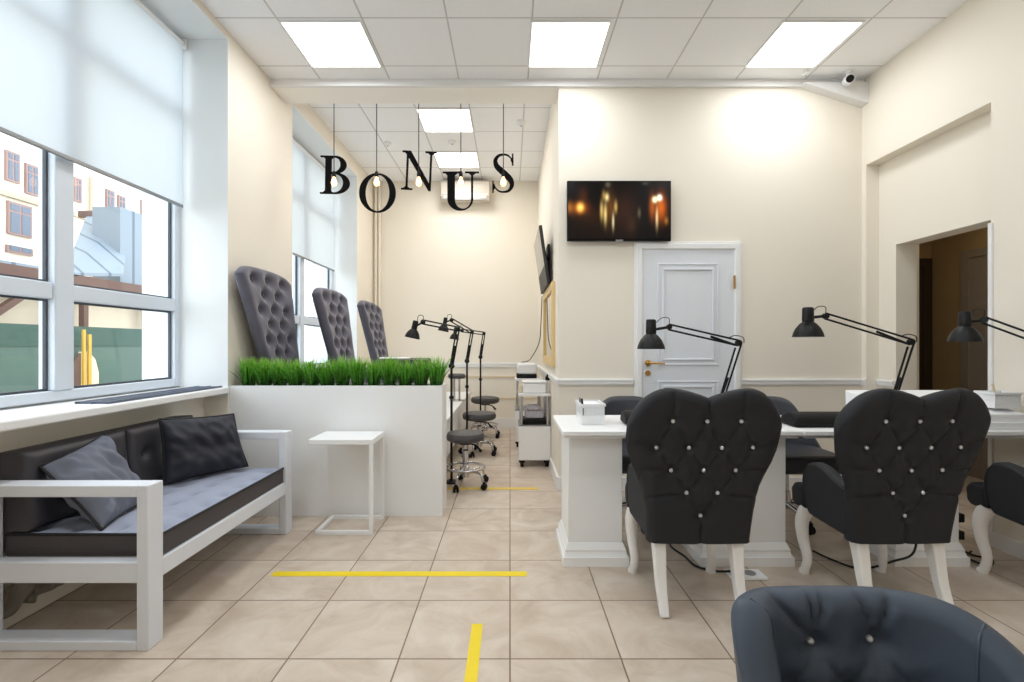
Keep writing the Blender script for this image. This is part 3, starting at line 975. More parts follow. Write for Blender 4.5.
# ------------------------------------------------------------------ grey throne chairs
def throne(bl, br, tr, tl, seatx, label, arm=1.0):
    """front-face corners of the tufted back (x, y, z)"""
    bl, br, tr, tl = map(Vector, (bl, br, tr, tl))
    base = Vector(((bl.x + seatx) / 2, (bl.y + br.y) / 2, .56))
    r = thing('throne_chair', label, 'chair', base, 'high backed grey pedicure chairs')
    nrm = ((br - bl).cross(tl - bl)).normalized()
    if nrm.x < 0:
        nrm = -nrm
    Wd = ((br - bl).length + (tr - tl).length) / 2
    Ht = ((tl - bl).length + (tr - br).length) / 2
    btn = []
    rows = 7
    for k in range(rows):
        v = .06 + .83 * k / (rows - 1)
        for u in ((.22, .5, .78) if k % 2 == 0 else (.36, .64)):
            btn.append((u, v))

    def pos(s, t):
        top = 1 - .05 * (abs(s - .5) / .5) ** 3 - .05 * max(0, (.16 - min(s, 1 - s)) / .16) ** 2
        tt = t * top
        p = bl * (1 - s) * (1 - tt) + br * s * (1 - tt) + tr * s * tt + tl * (1 - s) * tt
        return p

    def rim(s, t):
        e = min(s * Wd, (1 - s) * Wd, (1 - t) * Ht * .95 + .001)
        return math.sqrt(max(0, 1 - (1 - min(e / .05, 1)) ** 2))

    def front(s, t):
        h = .05 * rim(s, t)
        x, z = s * Wd, t * Ht
        dip = 0
        for (u, v) in btn:
            dd = ((x - u * Wd) ** 2 + (z - v * Ht) ** 2)
            dip = max(dip, .050 * math.exp(-dd / .0012) + .024 * math.exp(-dd / .006))
        # diamond folds
        best = 1
        for i, (u, v) in enumerate(btn):
            for (u2, v2) in btn[i + 1:]:
                if .1 < abs(v2 - v) < .16 and abs(u2 - u) < .2:
                    ax, az, bx_, bz = u * Wd, v * Ht, u2 * Wd, v2 * Ht
                    L2 = (bx_ - ax) ** 2 + (bz - az) ** 2
                    q = max(0, min(1, ((x - ax) * (bx_ - ax) + (z - az) * (bz - az)) / L2))
                    best = min(best, math.hypot(x - ax - q * (bx_ - ax), z - az - q * (bz - az)))
        dip = max(dip, .016 * math.exp(-(best / .014) ** 2))
        return pos(s, t) + nrm * (h - dip * rim(s, t))

    def back(s, t):
        return pos(s, t) - nrm * .035 * rim(s, t)
    bk = MB().shell(front, back, 56, 72).build('backrest', M['velvet'], r, smooth=1.2)
    for (u, v) in btn:
        MB().ball(pos(u, v) + nrm * .012, .009, 8).build('tuft_button', M['velvet'], bk, smooth=1)
    # pull ring at the upper far corner
    p = tr + (tl - tr) * .04 + (br - tr) * .13 - nrm * .02
    MB().ring(p + Vector((0, .02, 0)), .028, .005, 16, 6, Matrix.Rotation(PI / 2, 3, 'Y')).build('pull_ring', M['chrome'], bk, smooth=1)
    y0, y1 = bl.y + .04, br.y - .04
    MB().box(bl.x + .05, seatx, y0, y1, .84, .96).build('seat', M['velvet'], r, bevel=.04, segs=3)
    MB().box(bl.x - .02, seatx - .06, y0 + .02, y1 - .02, .56, .84).build('pedestal', M['velvet'], r, bevel=.02)
    for y in (y0 - .05, y1 - .02):
        MB().box(bl.x + .08, seatx - .02, y, y + .07, .86, arm).build('armrest', M['velvet'], r, bevel=.025, segs=3)
    return r


throne((-1.865, 3.72, .98), (-1.865, 4.24, .98), (-1.94, 4.22, 1.81), (-1.93, 3.37, 1.805), -1.33, 'nearest tall grey tufted throne chair, close to the window wall')
throne((-1.555, 4.31, .98), (-1.57, 4.83, .98), (-1.66, 4.83, 1.735), (-1.665, 4.06, 1.725), -1.0, 'middle tall grey tufted throne chair in front of the far window')
throne((-1.495, 5.36, .98), (-1.495, 5.87, .98), (-1.585, 5.83, 1.70), (-1.60, 5.07, 1.71), -.93, 'farthest tall grey tufted throne chair near the back wall corner', 1.065)
tag(box('folded_towel', M['paper'], -1.42, -1.12, 5.26, 5.46, 1.067, 1.085, bevel=.008), 'white folded towel on the armrest of the farthest throne chair', 'towel')
tw = thing('foot_tray', 'dark flat tray beyond the grass near the black lamps', 'tray', (-1.0, 5.1, .56))
MB().box(-1.14, -.84, 4.92, 5.18, 1.045, 1.075).build('tray_top', M['stool'], tw, bevel=.01)
MB().tube([(-.99, 5.05, .57), (-.99, 5.05, 1.05)], .02).build('post', M['chrome'], tw, smooth=.7)
MB().lathe([(0, 0), (.1, 0), (.1, .012), (0, .012)], (-.99, 5.05, .56), 20).build('base', M['chrome'], tw, smooth=.6)
t = thing('footrest', 'small round grey footrest on chrome posts standing on the podium', 'footrest', (-.63, 5.75, .56))
MB().lathe([(0, .265), (.09, .265), (.105, .28), (.105, .305), (.09, .32), (0, .322)], (-.63, 5.75, .56), 24).build('pad', M['stool'], t, smooth=.7)
for dx in (-.03, .03):
    MB().tube([(-.63 + dx, 5.75, .565), (-.63 + dx, 5.75, .83)], .012).build('post', M['chrome'], t, smooth=.7)
MB().lathe([(0, 0), (.09, 0), (.09, .012), (0, .012)], (-.63, 5.75, .56), 20).build('base', M['chrome'], t, smooth=.6)


# ------------------------------------------------------------------ stools
def stool(x, y, zs, rs, label):
    r = thing('stool', label, 'stool', (x, y, 0), 'grey wheeled stools along the podium')
    MB().lathe([(0, zs - .08), (rs - .03, zs - .08), (rs - .005, zs - .065), (rs, zs - .035), (rs - .012, zs - .008), (rs - .05, zs), (0, zs)], (x, y, 0), 36).build('seat', M['stool'], r, smooth=.7)
    m = MB().lathe([(0, .08), (.034, .08), (.034, .17), (.026, .18), (.026, .30), (.032, .30), (.032, .31), (.016, .32), (.016, zs - .08), (0, zs - .08)], (x, y, 0), 16)
    m.build('post', M['chrome'], r, smooth=.6)
    MB().lathe([(0, zs - .105), (.06, zs - .105), (.07, zs - .08), (0, zs - .08)], (x, y, 0), 16).build('mount_plate', M['blackpl'], r, smooth=.6)
    MB().tube([(x + .03, y, zs - .10), (x + .10, y - .05, zs - .115), (x + .14, y - .08, zs - .155)], [.006, .008, .014], 8).build('lever', M['blackpl'], r, smooth=.8)
    m = MB().ring((x, y, .165), .165, .010, 40, 8)
    for k in range(3):
        a = 2 * PI * k / 3 + .4
        m.tube([(x + .02 * math.cos(a), y + .02 * math.sin(a), .195), (x + .165 * math.cos(a), y + .165 * math.sin(a), .165)], .007, 6)
    m.build('foot_ring', M['chrome'], r, smooth=.8)
    for k in range(5):
        a = 2 * PI * k / 5 - .62
        c, s = math.cos(a), math.sin(a)
        lg = MB().tube(smoothpath([(x + .02 * c, y + .02 * s, .12), (x + .11 * c, y + .11 * s, .135), (x + .175 * c, y + .175 * s, .12), (x + .192 * c, y + .192 * s, .065)], 4), .011, 8).build('leg', M['chrome'], r, smooth=.8)
        cc = Vector((x + .205 * c, y + .205 * s, .027))
        ax = Matrix.Rotation(a + .5, 3, 'Z') @ Matrix.Rotation(PI / 2, 3, 'X')
        m = MB()
        for o in (-.014, .014):
            m.lathe([(0, o - .009), (.022, o - .009), (.0265, o - .004), (.0265, o + .004), (.022, o + .009), (0, o + .009)], cc, 16, ax)
        m.box(cc.x - .012, cc.x + .012, cc.y - .012, cc.y + .012, .03, .066)
        m.build('caster', M['blackpl'], lg, smooth=.7)
    return r


stool(-.385, 4.2, .47, .166, 'nearest grey round stool on a chrome wheeled base beside the planter')
stool(-.345, 5.45, .465, .19, 'middle grey round stool on casters in the aisle')
stool(-.33, 6.45, .53, .19, 'farthest grey round stool in front of the back wall')


# ------------------------------------------------------------------ lamps
def shade_mesh(r, c, R, h, direction, name='lamp_shade'):
    """architect-lamp shade: narrow neck widening to an open bell; direction = opening"""
    q = Vector(direction).to_track_quat('Z', 'Y').to_matrix()
    prof = [(0, -h * .52), (R * .30, -h * .52), (R * .36, -h * .48), (R * .38, -h * .08), (R * .36, -h * .02), (R * .55, h * .06), (R * .78, h * .2), (R * .93, h * .36), (R, h * .5), (R * .97, h * .5), (R * .9, h * .37), (R * .74, h * .22), (R * .5, h * .08), (0, h * .06)]
    s = MB().lathe(prof, c, 28, q).build(name, M['black'], r, smooth=.7)
    MB().lathe([(R * .72, h * .215), (R * .91, h * .39), (R * .962, h * .497), (R * .95, h * .497), (R * .88, h * .39), (R * .68, h * .215)], c, 28, q).build('inner_rim', M['shade_in'], s, smooth=.9)
    MB().ball(Vector(c) + q @ Vector((0, 0, h * .2)), R * .28, 12).build('bulb', M['plast'], s, smooth=1)
    return s


def double_arm(a, b, gap, rad, side):
    a, b = Vector(a), Vector(b)
    t = (b - a).normalized()
    up = (Vector((0, 0, 1)) - t * t.z)
    up = up.normalized() if up.length > .2 else Vector(side)
    m = MB()
    for s in (-1, 1):
        m.tube([a + up * gap * s, b + up * gap * s], rad, 8)
    return m


def desk_lamp(base, elbow, head, shade_c, R, h, label, sdir=(0, 0, -1), bow=-1):
    base, elbow, head, sc = map(Vector, (base, elbow, head, shade_c))
    r = thing('desk_lamp', label, 'lamp', base, 'black architect lamps clamped to the manicure tables')
    m = MB(); m.box(base.x - .03, base.x + .03, base.y - .03, base.y + .04, base.z - .055, base.z - .042).box(base.x - .03, base.x + .03, base.y + .028, base.y + .04, base.z - .055, base.z + .03).box(base.x - .03, base.x + .03, base.y - .03, base.y + .04, base.z + .0, base.z + .03)
    m.tube([base + Vector((0, 0, .03)), base + Vector((0, 0, .075))], .012)
    m.build('clamp', M['black'], r)
    b0 = base + Vector((0, 0, .07))
    side = (elbow - head); side.z = 0; side.normalize()
    m = MB()
    for s in (-1, 1):
        m.tube([b0 + side * .014 * s, elbow + side * .02 * s + Vector((0, 0, -.03 if s < 0 else 0))], .0062, 8)
    m.tube([b0 + Vector((0, 0, .03)), b0 + (elbow - b0) * .45], .008, 8)
    m.build('lower_arm', M['black'], r, smooth=.8)
    ua = double_arm(elbow, head, .017, .0062, side)
    ua.tube([elbow + (head - elbow) * .06 + Vector((0, 0, -.017)), elbow + (head - elbow) * .4], .008, 8)
    ua.build('upper_arm', M['black'], r, smooth=.8)
    m = MB(); ax = side.cross(Vector((0, 0, 1)))
    q = ax.to_track_quat('Z', 'Y').to_matrix()
    m.lathe([(0, -.012), (.02, -.012), (.02, .012), (0, .012)], elbow, 16, q)
    m.tube(smoothpath([elbow + side * -.06 + Vector((0, 0, .035)), elbow + side * -.02 + Vector((0, 0, .048)), elbow + side * .03 + Vector((0, 0, .035)), elbow + side * .035 + Vector((0, 0, .0))], 4), .003, 6)
    m.build('elbow_joint', M['black'], r, smooth=.7)
    m = MB(); m.lathe([(0, -.014), (.017, -.014), (.017, .014), (0, .014)], head, 16, q)
    neck = sc + Vector((0, 0, h * .05)) - side * -.02
    m.tube([head, sc + side * R * .34 + Vector((0, 0, h * .18))], .009, 8)
    m.tube(smoothpath([head + Vector((0, 0, .01)), head + side * .0 + Vector((0, 0, .055)), head - side * .045 + Vector((0, 0, .058)), sc + side * R * .4 + Vector((0, 0, h * .42))], 5), .0025, 6)
    m.build('head_joint', M['black'], r, smooth=.7)
    shade_mesh(r, sc, R, h, sdir)
    return r


def Pw(px, py, dd):
    return (PX(px, dd), dd, PZ(py, dd))


d1 = 3.1
desk_lamp((1.385, 3.20, .755), Pw(738.5, 343, d1), Pw(669, 327, d1), Pw(651, 334.5, d1), .087, .185, 'black architect desk lamp in front of the white door')
d2 = 3.0
desk_lamp((2.52, 3.20, .755), Pw(911, 342, d2), Pw(825.5, 316, d2), Pw(808, 322.5, d2), .088, .18, 'black architect desk lamp in front of the right wall corner')
desk_lamp((2.885, 2.655, .755), (2.86, 2.47, 1.185), Pw(984, 320, 2.74), Pw(965, 327, 2.78), .08, .17, 'black architect desk lamp in front of the dark doorway')


def floor_lamp(x, y, zk, elbow, head, sc, R, h, sdir, label):
    r = thing('floor_lamp', label, 'lamp', (x, y, 0), 'black floor lamps standing beside the podium')
    MB().lathe([(0, 0), (.06, 0), (.06, .012), (.02, .03), (0, .03)], (x, y, 0), 24).build('base', M['black'], r, smooth=.6)
    MB().tube([(x, y, .02), (x, y, zk)], .011, 8).build('pole', M['black'], r, smooth=.8)
    m = MB(); m.ball((x, y, zk), .028, 10).ball((x, y, zk - .28), .022, 10).build('pole_joint', M['black'], r, smooth=1)
    k = Vector((x, y, zk)); e, hd = Vector(elbow), Vector(head)
    sd = Vector((1, 0, 0))
    m = MB()
    for s in (-1, 1):
        m.tube([k + sd * .012 * s, e + sd * .012 * s], .007, 6)
    m.tube([k, k + (e - k) * .55], .012, 6)
    m.build('lower_arm', M['black'], r, smooth=.8)
    double_arm(e, hd, .017, .0068, sd).build('upper_arm', M['black'], r, smooth=.8)
    MB().ball(e, .022, 10).build('elbow_joint', M['black'], r, smooth=1)
    m = MB(); m.ball(hd, .024, 10).tube([hd, Vector(sc) + Vector((R * .3, 0, h * .2))], .009, 6)
    m.tube(smoothpath([hd, hd + Vector((.0, 0, .055)), hd + Vector((-.04, 0, .055)), hd + Vector((-.05, 0, .01))], 4), .003, 6)
    m.build('head_joint', M['black'], r, smooth=1)
    shade_mesh(r, sc, R, h, sdir)


dl = 4.3
floor_lamp(PX(451.5, dl), dl, PZ(366, dl), Pw(458, 329, dl), Pw(423, 322, dl), Pw(414, 329.5, dl), .068, .155, (-.22, 0, -1), 'black floor lamp whose shade reaches farthest left over the grass')
dl = 5.3
floor_lamp(PX(467, dl), dl, PZ(361, dl), Pw(472, 332, dl), Pw(451.5, 320, dl), Pw(444.5, 324.5, dl), .06, .15, (-.2, 0, -1), 'middle black floor lamp beside the podium')
dl = 6.1
floor_lamp(PX(480.5, dl), dl, PZ(357, dl), Pw(484, 333.5, dl), Pw(462, 330.5, dl), Pw(455, 333.5, dl), .06, .15, (-.15, 0, -1), 'farthest black floor lamp nearest the back wall')


# ------------------------------------------------------------------ trolleys by the inner wall
def trolley(x0, x1, y0, y1, ztop, zc, label):
    r = thing('trolley', label, 'trolley', ((x0 + x1) / 2, (y0 + y1) / 2, 0))
    m = MB(); m.box(x0 + .006, x1 - .006, y0 + .012, y1, .07, zc)
    m.build('cabinet', M['lac'], r, bevel=.003)
    dr = box('door', M['lac'], x0, x1, y0, y0 + .012, .075, zc - .012, r, bevel=.003)
    box('top_edge', M['steel'], x0, x1, y0 + .004, y1, zc - .008, zc + .004, r)
    box('shelf', M['lac'], x0, x1, y0, y1, ztop - .025, ztop, r, bevel=.004)
    for (x, y) in ((x0 + .03, y0 + .03), (x1 - .03, y0 + .03), (x0 + .03, y1 - .03), (x1 - .03, y1 - .03)):
        MB().tube([(x, y, zc), (x, y, ztop - .02)], .014, 10).build('post', M['chrome'], r, smooth=.8)
    for (x, y) in ((x0 + .035, y0 + .05), (x1 - .035, y0 + .05), (x0 + .035, y1 - .04), (x1 - .035, y1 - .04)):
        m = MB()
        m.lathe([(0, -.018), (.026, -.018), (.03, -.01), (.03, .01), (.026, .018), (0, .018)], (x, y, .03), 16, Matrix.Rotation(PI / 2, 3, 'Y'))
        m.box(x - .03, x + .03, y - .025, y + .025, .045, .075)
        m.build('caster', M['blackpl'], r, smooth=.6)
    return r


trolley(.085, .405, 4.82, 5.2, .735, .42, 'near white trolley with open shelf and cabinet by the inner wall')
trolley(.06, .39, 5.75, 6.15, .82, .45, 'far white trolley half hidden behind the near trolley')
t = thing('tool_case', 'dark open case on the middle level of the near trolley', 'case', (.25, 5.0, .424))
MB().box(.125, .375, 4.86, 5.1, .425, .475).build('case_body', M['blackpl'], t, bevel=.008)
tag(MB().box(.15, .34, 4.90, 5.1, .477, .56).box(.17, .30, 4.88, 5.05, .562, .61).build('tool_bag', M['purple'], bevel=.012), 'pale bag of tools stacked on the dark case in the trolley', 'tools')
t = thing('steriliser', 'white steriliser box with lid on top of the near trolley', 'box', (.25, 5.0, .735))
MB().box(.13, .36, 4.86, 5.1, .737, .835).build('body', M['plast'], t, bevel=.012)
MB().box(.125, .365, 4.855, 5.105, .838, .855).build('lid', M['plast'], t, bevel=.006)
t = thing('nail_dryer', 'white appliance with black band on top of the far trolley', 'appliance', (.2, 5.9, .82))
MB().box(.08, .32, 5.8, 6.1, .822, .87).build('base', M['blackpl'], t, bevel=.006)
MB().box(.09, .31, 5.8, 6.08, .87, 1.0).build('housing', M['plast'], t, bevel=.02)
t = thing('polish_bottle', 'tiny black bottle above the near trolley by the mirror', 'bottle', (.372, 5.06, .735))
MB().lathe([(0, 0), (.014, 0), (.014, .10), (.008, .12), (0, .12)], (.382, 4.95, .737), 12).build('bottle', M['plast'], t, smooth=.6)
MB().lathe([(0, .12), (.022, .125), (.024, .15), (.012, .17), (.006, .19), (0, .19)], (.382, 4.95, .737), 12).build('cap', M['blackpl'], t, smooth=.6)
tag(MB().lathe([(0, 0), (.022, 0), (.025, .05), (.02, .075), (0, .08)], (.107, 4.9, .737), 12).build('cream_jar', M['board'], smooth=.6), 'small beige jar at the left edge of the near trolley top', 'jar')
tag(MB().tube(smoothpath([(.37, 5.6, 1.78), (.36, 5.62, 1.5), (.34, 5.66, 1.25), (.25, 5.8, 1.06), (.2, 5.9, 1.02), (.14, 5.9, 1.01)], 6), .005, 6).build('cable', M['cable'], smooth=.9), 'thin dark cable hanging beside the gold mirror to the far trolley', 'cable')

# ------------------------------------------------------------------ side table
t = thing('side_table', 'small white C shaped side table in front of the planter partition', 'side table', (-1.08, 3.28, 0))
x0, x1, y0, y1, h = -1.30, -.885, 3.12, 3.42, .612
box('tabletop', M['lac'], x0, x1, y0, y1, h - .035, h, t, bevel=.004)
m = MB(); b = .022
m.box(x1 - b, x1, y0, y0 + b, 0, h - .035).box(x1 - b, x1, y1 - b, y1, 0, h - .035)
m.build('upright', M['lac'], t)
m = MB(); m.box(x0 + .045, x1 - b, y0, y0 + b, 0, b).box(x0 + .045, x1 - b, y1 - b, y1, 0, b).box(x0 + .045, x0 + .045 + b, y0 + b, y1 - b, 0, b)
m.build('base_frame', M['lac'], t)

# ------------------------------------------------------------------ floor tape
tag(box('floor_tape', M['yellow'], -1.265, .09, 2.557, 2.61, .0005, .002), 'long yellow tape line across the floor tiles in front of the side table', 'floor tape')
tag(box('floor_tape', M['yellow'], -.166, -.119, 1.3, 2.12, .0005, .002), 'short yellow tape strip pointing away from the camera in the foreground', 'floor tape')
tag(box('floor_tape', M['yellow2'], -.53, .24, 4.09, 4.15, .0005, .002), 'faint yellow tape line on the floor by the nearest stool', 'floor tape')

# ------------------------------------------------------------------ sofa
sx0, sx1, sy0, sy1 = -2.15, -1.44, 1.93, 3.205
t = thing('sofa', 'white framed sofa with dark grey cushions under the near window', 'sofa', (-1.8, 2.57, 0))


def side_frame(y0, y1):
    m = MB(); b = .047
    m.box(sx1 - b, sx1, y0, y1, 0, .66).box(sx0, sx0 + b, y0, y1, 0, .66)
    m.box(sx0 + b, sx1 - b, y0, y1, .66 - b, .66).box(sx0 + b, sx1 - b, y0, y1, 0, .04)
    return m.build('side_frame', M['wood_w'], t, bevel=.004)


side_frame(sy0, sy0 + .085)
side_frame(sy1 - .085, sy1)
m = MB()
m.box(sx1 - .042, sx1 - .002, sy0 + .085, sy1 - .085, .262, .337).box(sx0 + .002, sx0 + .042, sy0 + .085, sy1 - .085, .262, .337)
m.box(sx0 + .047, sx1 - .047, sy0 + .005, sy0 + .06, .268, .352).box(sx0 + .047, sx1 - .047, sy1 - .06, sy1 - .005, .268, .352)
m.build('seat_rail', M['wood_w'], t, bevel=.004)
m = MB()
for i in range(8):
    y = sy0 + .12 + i * .13
    m.box(sx0 + .042, sx1 - .042, y, y + .07, .31, .33)
m.build('slats', M['wood_w'], t)
cx0, cx1, cy0, cy1, cz0, cz1 = -2.10, -1.455, 2.022, 3.112, .34, .43


def mtop(s, q):
    x, y = cx0 + (cx1 - cx0) * s, cy0 + (cy1 - cy0) * q
    dip = 0
    for i in range(4):
        for j in range(7):
            bx, by = cx0 + .08 + i * .165, cy0 + .08 + j * .155
            dd = (x - bx) ** 2 + (y - by) ** 2
            dip = max(dip, .024 * math.exp(-dd / .0007) + .012 * math.exp(-dd / .004))
    e = min(x - cx0, cx1 - x, y - cy0, cy1 - y)
    return Vector((x, y, cz1 + .010 * min(1, e / .08) - dip * min(1, e / .03)))


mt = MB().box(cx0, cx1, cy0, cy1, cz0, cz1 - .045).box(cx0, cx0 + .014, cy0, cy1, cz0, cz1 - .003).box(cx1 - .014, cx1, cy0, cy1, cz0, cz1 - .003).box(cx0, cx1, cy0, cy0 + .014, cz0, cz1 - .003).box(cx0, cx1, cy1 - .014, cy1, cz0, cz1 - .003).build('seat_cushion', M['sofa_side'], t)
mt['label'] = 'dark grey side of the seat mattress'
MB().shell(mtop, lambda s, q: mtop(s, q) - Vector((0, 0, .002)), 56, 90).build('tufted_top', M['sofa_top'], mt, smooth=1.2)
MB().tube([(cx1 + .001, cy0, cz1), (cx1 + .001, cy1, cz1)], .006, 6).tube([(cx0, cy0, cz1), (cx1, cy0, cz1)], .006, 6).build('piping', M['pipe'], mt)
for (y0, y1) in ((2.02, 2.562), (2.57, 3.11)):
    def bf(s, q, y0=y0, y1=y1):
        y, z = y0 + (y1 - y0) * s, .442 + .33 * q
        x = -1.985 - .03 * q
        dip = 0
        for k in range(3):
            bx = y0 + (y1 - y0) * (.2 + .3 * k)
            for zz in (.62,):
                dd = (y - bx) ** 2 + (z - zz) ** 2
                dip = max(dip, .028 * math.exp(-dd / .0008) + .01 * math.exp(-dd / .006))
        e = min(y - y0, y1 - y, z - .442, .772 - z)
        return Vector((x - .022 * (1 - min(1, e / .035)) ** 2 - dip, y, z))
    MB().shell(bf, lambda s, q, y0=y0, y1=y1: Vector((-2.15, y0 + (y1 - y0) * s, .442 + .325 * q)), 48, 40).build('back_cushion', M['leather'], t, smooth=1.0)


def pillow(bl, br, tr, tl, thick, m, label, seed):
    bl, br, tr, tl = map(Vector, (bl, br, tr, tl))
    c = (bl + br + tr + tl) / 4
    nrm = ((br - bl).cross(tl - bl)).normalized()
    r = thing('throw_pillow', label, 'pillow', c)
    from mathutils import noise
    off = Vector((seed * 3.7, seed * 1.3, 0))

    def mid(s, q):
        u, v = 2 * s - 1, 2 * q - 1
        k = .055
        s2 = .5 + .5 * u * (1 - k * (1 - v * v))
        q2 = .5 + .5 * v * (1 - k * (1 - u * u))
        return bl * (1 - s2) * (1 - q2) + br * s2 * (1 - q2) + tr * s2 * q2 + tl * (1 - s2) * q2

    def side(sg):
        def f(s, q):
            u, v = 2 * s - 1, 2 * q - 1
            th = thick * (max(0, (1 - u ** 4)) * max(0, (1 - v ** 4))) ** .6
            p = mid(s, q)
            rad = math.atan2(v, u)
            wr = noise.noise(Vector((u * 2.2, v * 2.2, sg)) + off) * .55 + noise.noise(Vector((u * 5 + v * 2, v * 1.6 - u, sg * 2)) + off) * .45 + noise.noise(Vector((rad * 4.2, (u * u + v * v) * .8, sg)) + off) * .5 * min(1, (u * u + v * v)) ** 1.5
            edge = min(1, (1 - max(abs(u), abs(v))) / .15)
            return p + nrm * sg * (th * (1 + .32 * wr) + .02 * wr * edge)
        return f
    b = MB().shell(side(1), side(-1), 40, 40).build('cover', m, r, smooth=1.4)
    rim = [mid(i / 16, 0) for i in range(16)] + [mid(1, i / 16) for i in range(16)] + [mid(1 - i / 16, 1) for i in range(16)] + [mid(0, 1 - i / 16) for i in range(17)]
    MB().tube(rim, .006, 6).build('piping', M['pipe'], b, smooth=1)


pillow((-1.735, 2.06, .435), (-1.80, 2.40, .45), (-1.955, 2.33, .79), (-2.005, 2.07, .70), .07, M['pil1'], 'grey throw pillow slumped at the near end of the sofa', 1)
pillow((-1.92, 2.685, .447), (-1.675, 3.10, .447), (-1.745, 3.06, .785), (-1.945, 2.69, .81), .075, M['pil2'], 'dark navy throw pillow propped at the far end of the sofa', 2)
from mathutils import noise as _n
def flap(s, q):
    return Vector((-2.135 + .05 * _n.noise(Vector((s * 2, q * 6, 3))), 1.96 + .45 * q, .06 + .035 * _n.noise(Vector((0, q * 7, 1))) + .03 * q + .13 * s))


MB_ = MB().shell(flap, lambda s, q: flap(s, q) + Vector((.003, 0, 0)), 14, 40)
tag(MB_.build('plastic_sheet', M['sheet'], smooth=1), 'crumpled grey plastic sheet under the near end of the sofa', 'plastic sheet')


# ------------------------------------------------------------------ manicure tables
def pedestal(r, x0, x1, y0, y1, ztop):
    p = box('pedestal', M['lac'], x0, x1, y0, y1, 0, ztop, r, bevel=.003)
    m = MB(); e = .032
    m.box(x0 - e, x1 + e, y0 - e, y1 + e, 0, .05)
    m.frustum((x0 - e + .006, x1 + e - .006, y0 - e + .006, y1 + e - .006), (x0 - .016, x1 + .016, y0 - .016, y1 + .016), .05, .075)
    m.box(x0 - .018, x1 + .018, y0 - .018, y1 + .018, .075, .088)
    m.frustum((x0 - .016, x1 + .016, y0 - .016, y1 + .016), (x0 - .003, x1 + .003, y0 - .003, y1 + .003), .088, .12)
    m.build('plinth', M['lac'], p)
    return p


def tabletop(r, x0, x1, y0, y1):
    m = MB()
    m.box(x0, x1, y0, y1, .727, .755)
    m.box(x0 + .014, x1 - .014, y0 + .014, y1 - .014, .712, .727)
    return m.build('tabletop', M['lac'], r, bevel=.006)


t = thing('manicure_table', 'white manicure table with the plastic basket, behind the left heart chair', 'table', (.93, 2.92, 0))
tabletop(t, .283, 1.585, 2.62, 3.225)
pedestal(t, .325, .625, 2.70, 3.06, .712)
pedestal(t, 1.08, 1.535, 2.70, 3.06, .712)
t = thing('manicure_table', 'white manicure table with the white sloped board, behind the right heart chair', 'table', (2.25, 2.92, 0))
tabletop(t, 1.592, 2.905, 2.62, 3.225)
pedestal(t, 2.15, 2.50, 2.70, 3.06, .712)


# basket helper: slotted plastic walls
def basket(x0, x1, y0, y1, z0, z1, label, nb):
    r = thing('basket', label, 'basket', ((x0 + x1) / 2, (y0 + y1) / 2, z0))
    m = MB(); w = .006
    h = z1 - z0
    m.box(x0, x1, y0, y1, z0, z0 + w)
    lo, hi = z0 + .45 * h, z0 + .82 * h
    for (za, zb) in ((z0, lo), (hi, z1)):
        m.box(x0, x1, y0, y0 + w, za, zb).box(x0, x1, y1 - w, y1, za, zb)
        m.box(x0, x0 + w, y0 + w, y1 - w, za, zb).box(x1 - w, x1, y0 + w, y1 - w, za, zb)
    g = .007
    m.box(x0 - g, x1 + g, y0 - g, y0, z1 - .012, z1 + .002).box(x0 - g, x1 + g, y1, y1 + g, z1 - .012, z1 + .002)
    m.box(x0 - g, x0, y0, y1, z1 - .012, z1 + .002).box(x1, x1 + g, y0, y1, z1 - .012, z1 + .002)
    for i in range(nb + 1):
        q = x0 + (x1 - x0 - .008) * i / nb
        m.box(q, q + .008, y0, y0 + w, lo, hi).box(q, q + .008, y1 - w, y1, lo, hi)
        q = y0 + (y1 - y0 - .008) * i / nb
        m.box(x0, x0 + w, q, q + .008, lo, hi).box(x1 - w, x1, q, q + .008, lo, hi)
    m.build('basket_body', M['plast'], r)
    return r


basket(.415, .55, 2.82, 3.03, .756, .875, 'white slotted plastic basket on the left end of the first manicure table', 9)
m = MB(); m.box(.43, .535, 2.86, 3.0, .765, .872)
tag(m.build('paper_stack', M['paper']), 'white paper tissues filling the slotted basket on the left table', 'paper')
for (x, y, dx, mm, lab) in ((.428, 2.90, -.01, 'steel', 'steel file standing in the slotted basket, left of the dark pen'), (.437, 2.85, -.015, 'black', 'dark pen standing at the front corner of the slotted basket')):
    tag(MB().tube([(x, y, .765), (x + dx, y, .905)], .006, 8).build('nail_file' if mm == 'steel' else 'pen', M[mm], smooth=.7), lab, 'tool')
basket(2.69, 2.835, 2.69, 2.80, .868, .955, 'white perforated plastic basket on the sloped board by the right wall pier', 14)
tag(MB().tube([(2.755, 2.74, .88), (2.725, 2.74, 1.0)], .006, 8).build('pen', M['board'], smooth=.7), 'wooden pen leaning in the perforated basket by the doorway', 'tool')
t = thing('sloped_board', 'white sloped board lying on the second manicure table behind the right chair', 'board', (2.4, 2.9, .756))
MB().prism([(2.665, .757), (3.14, .757), (3.14, .93), (2.665, .84)], 'yz', 2.17, 2.845).build('board', M['paper'], t, bevel=.006)
box('front_lip', M['plast'], 2.17, 2.845, 2.652, 2.665, .757, .795, t)


def bolster(x0, x1, y, label):
    r = thing('hand_rest', label, 'cushion', ((x0 + x1) / 2, y, .756))
    n = 24
    m = MB()
    pr = []
    for i in range(13):
        a = PI * i / 12
        pr.append((y - .085 * math.cos(a), .757 + .078 * math.sin(a) ** .7))
    m.prism(pr, 'yz', x0, x1)
    m.build('cushion', M['blackpl'], r, bevel=.018, segs=3)


bolster(.665, .985, 2.86, 'black hand rest cushion on the left manicure table, mostly behind the chair')
bolster(1.60, 1.93, 2.80, 'black hand rest cushion on the table between the two heart chairs')
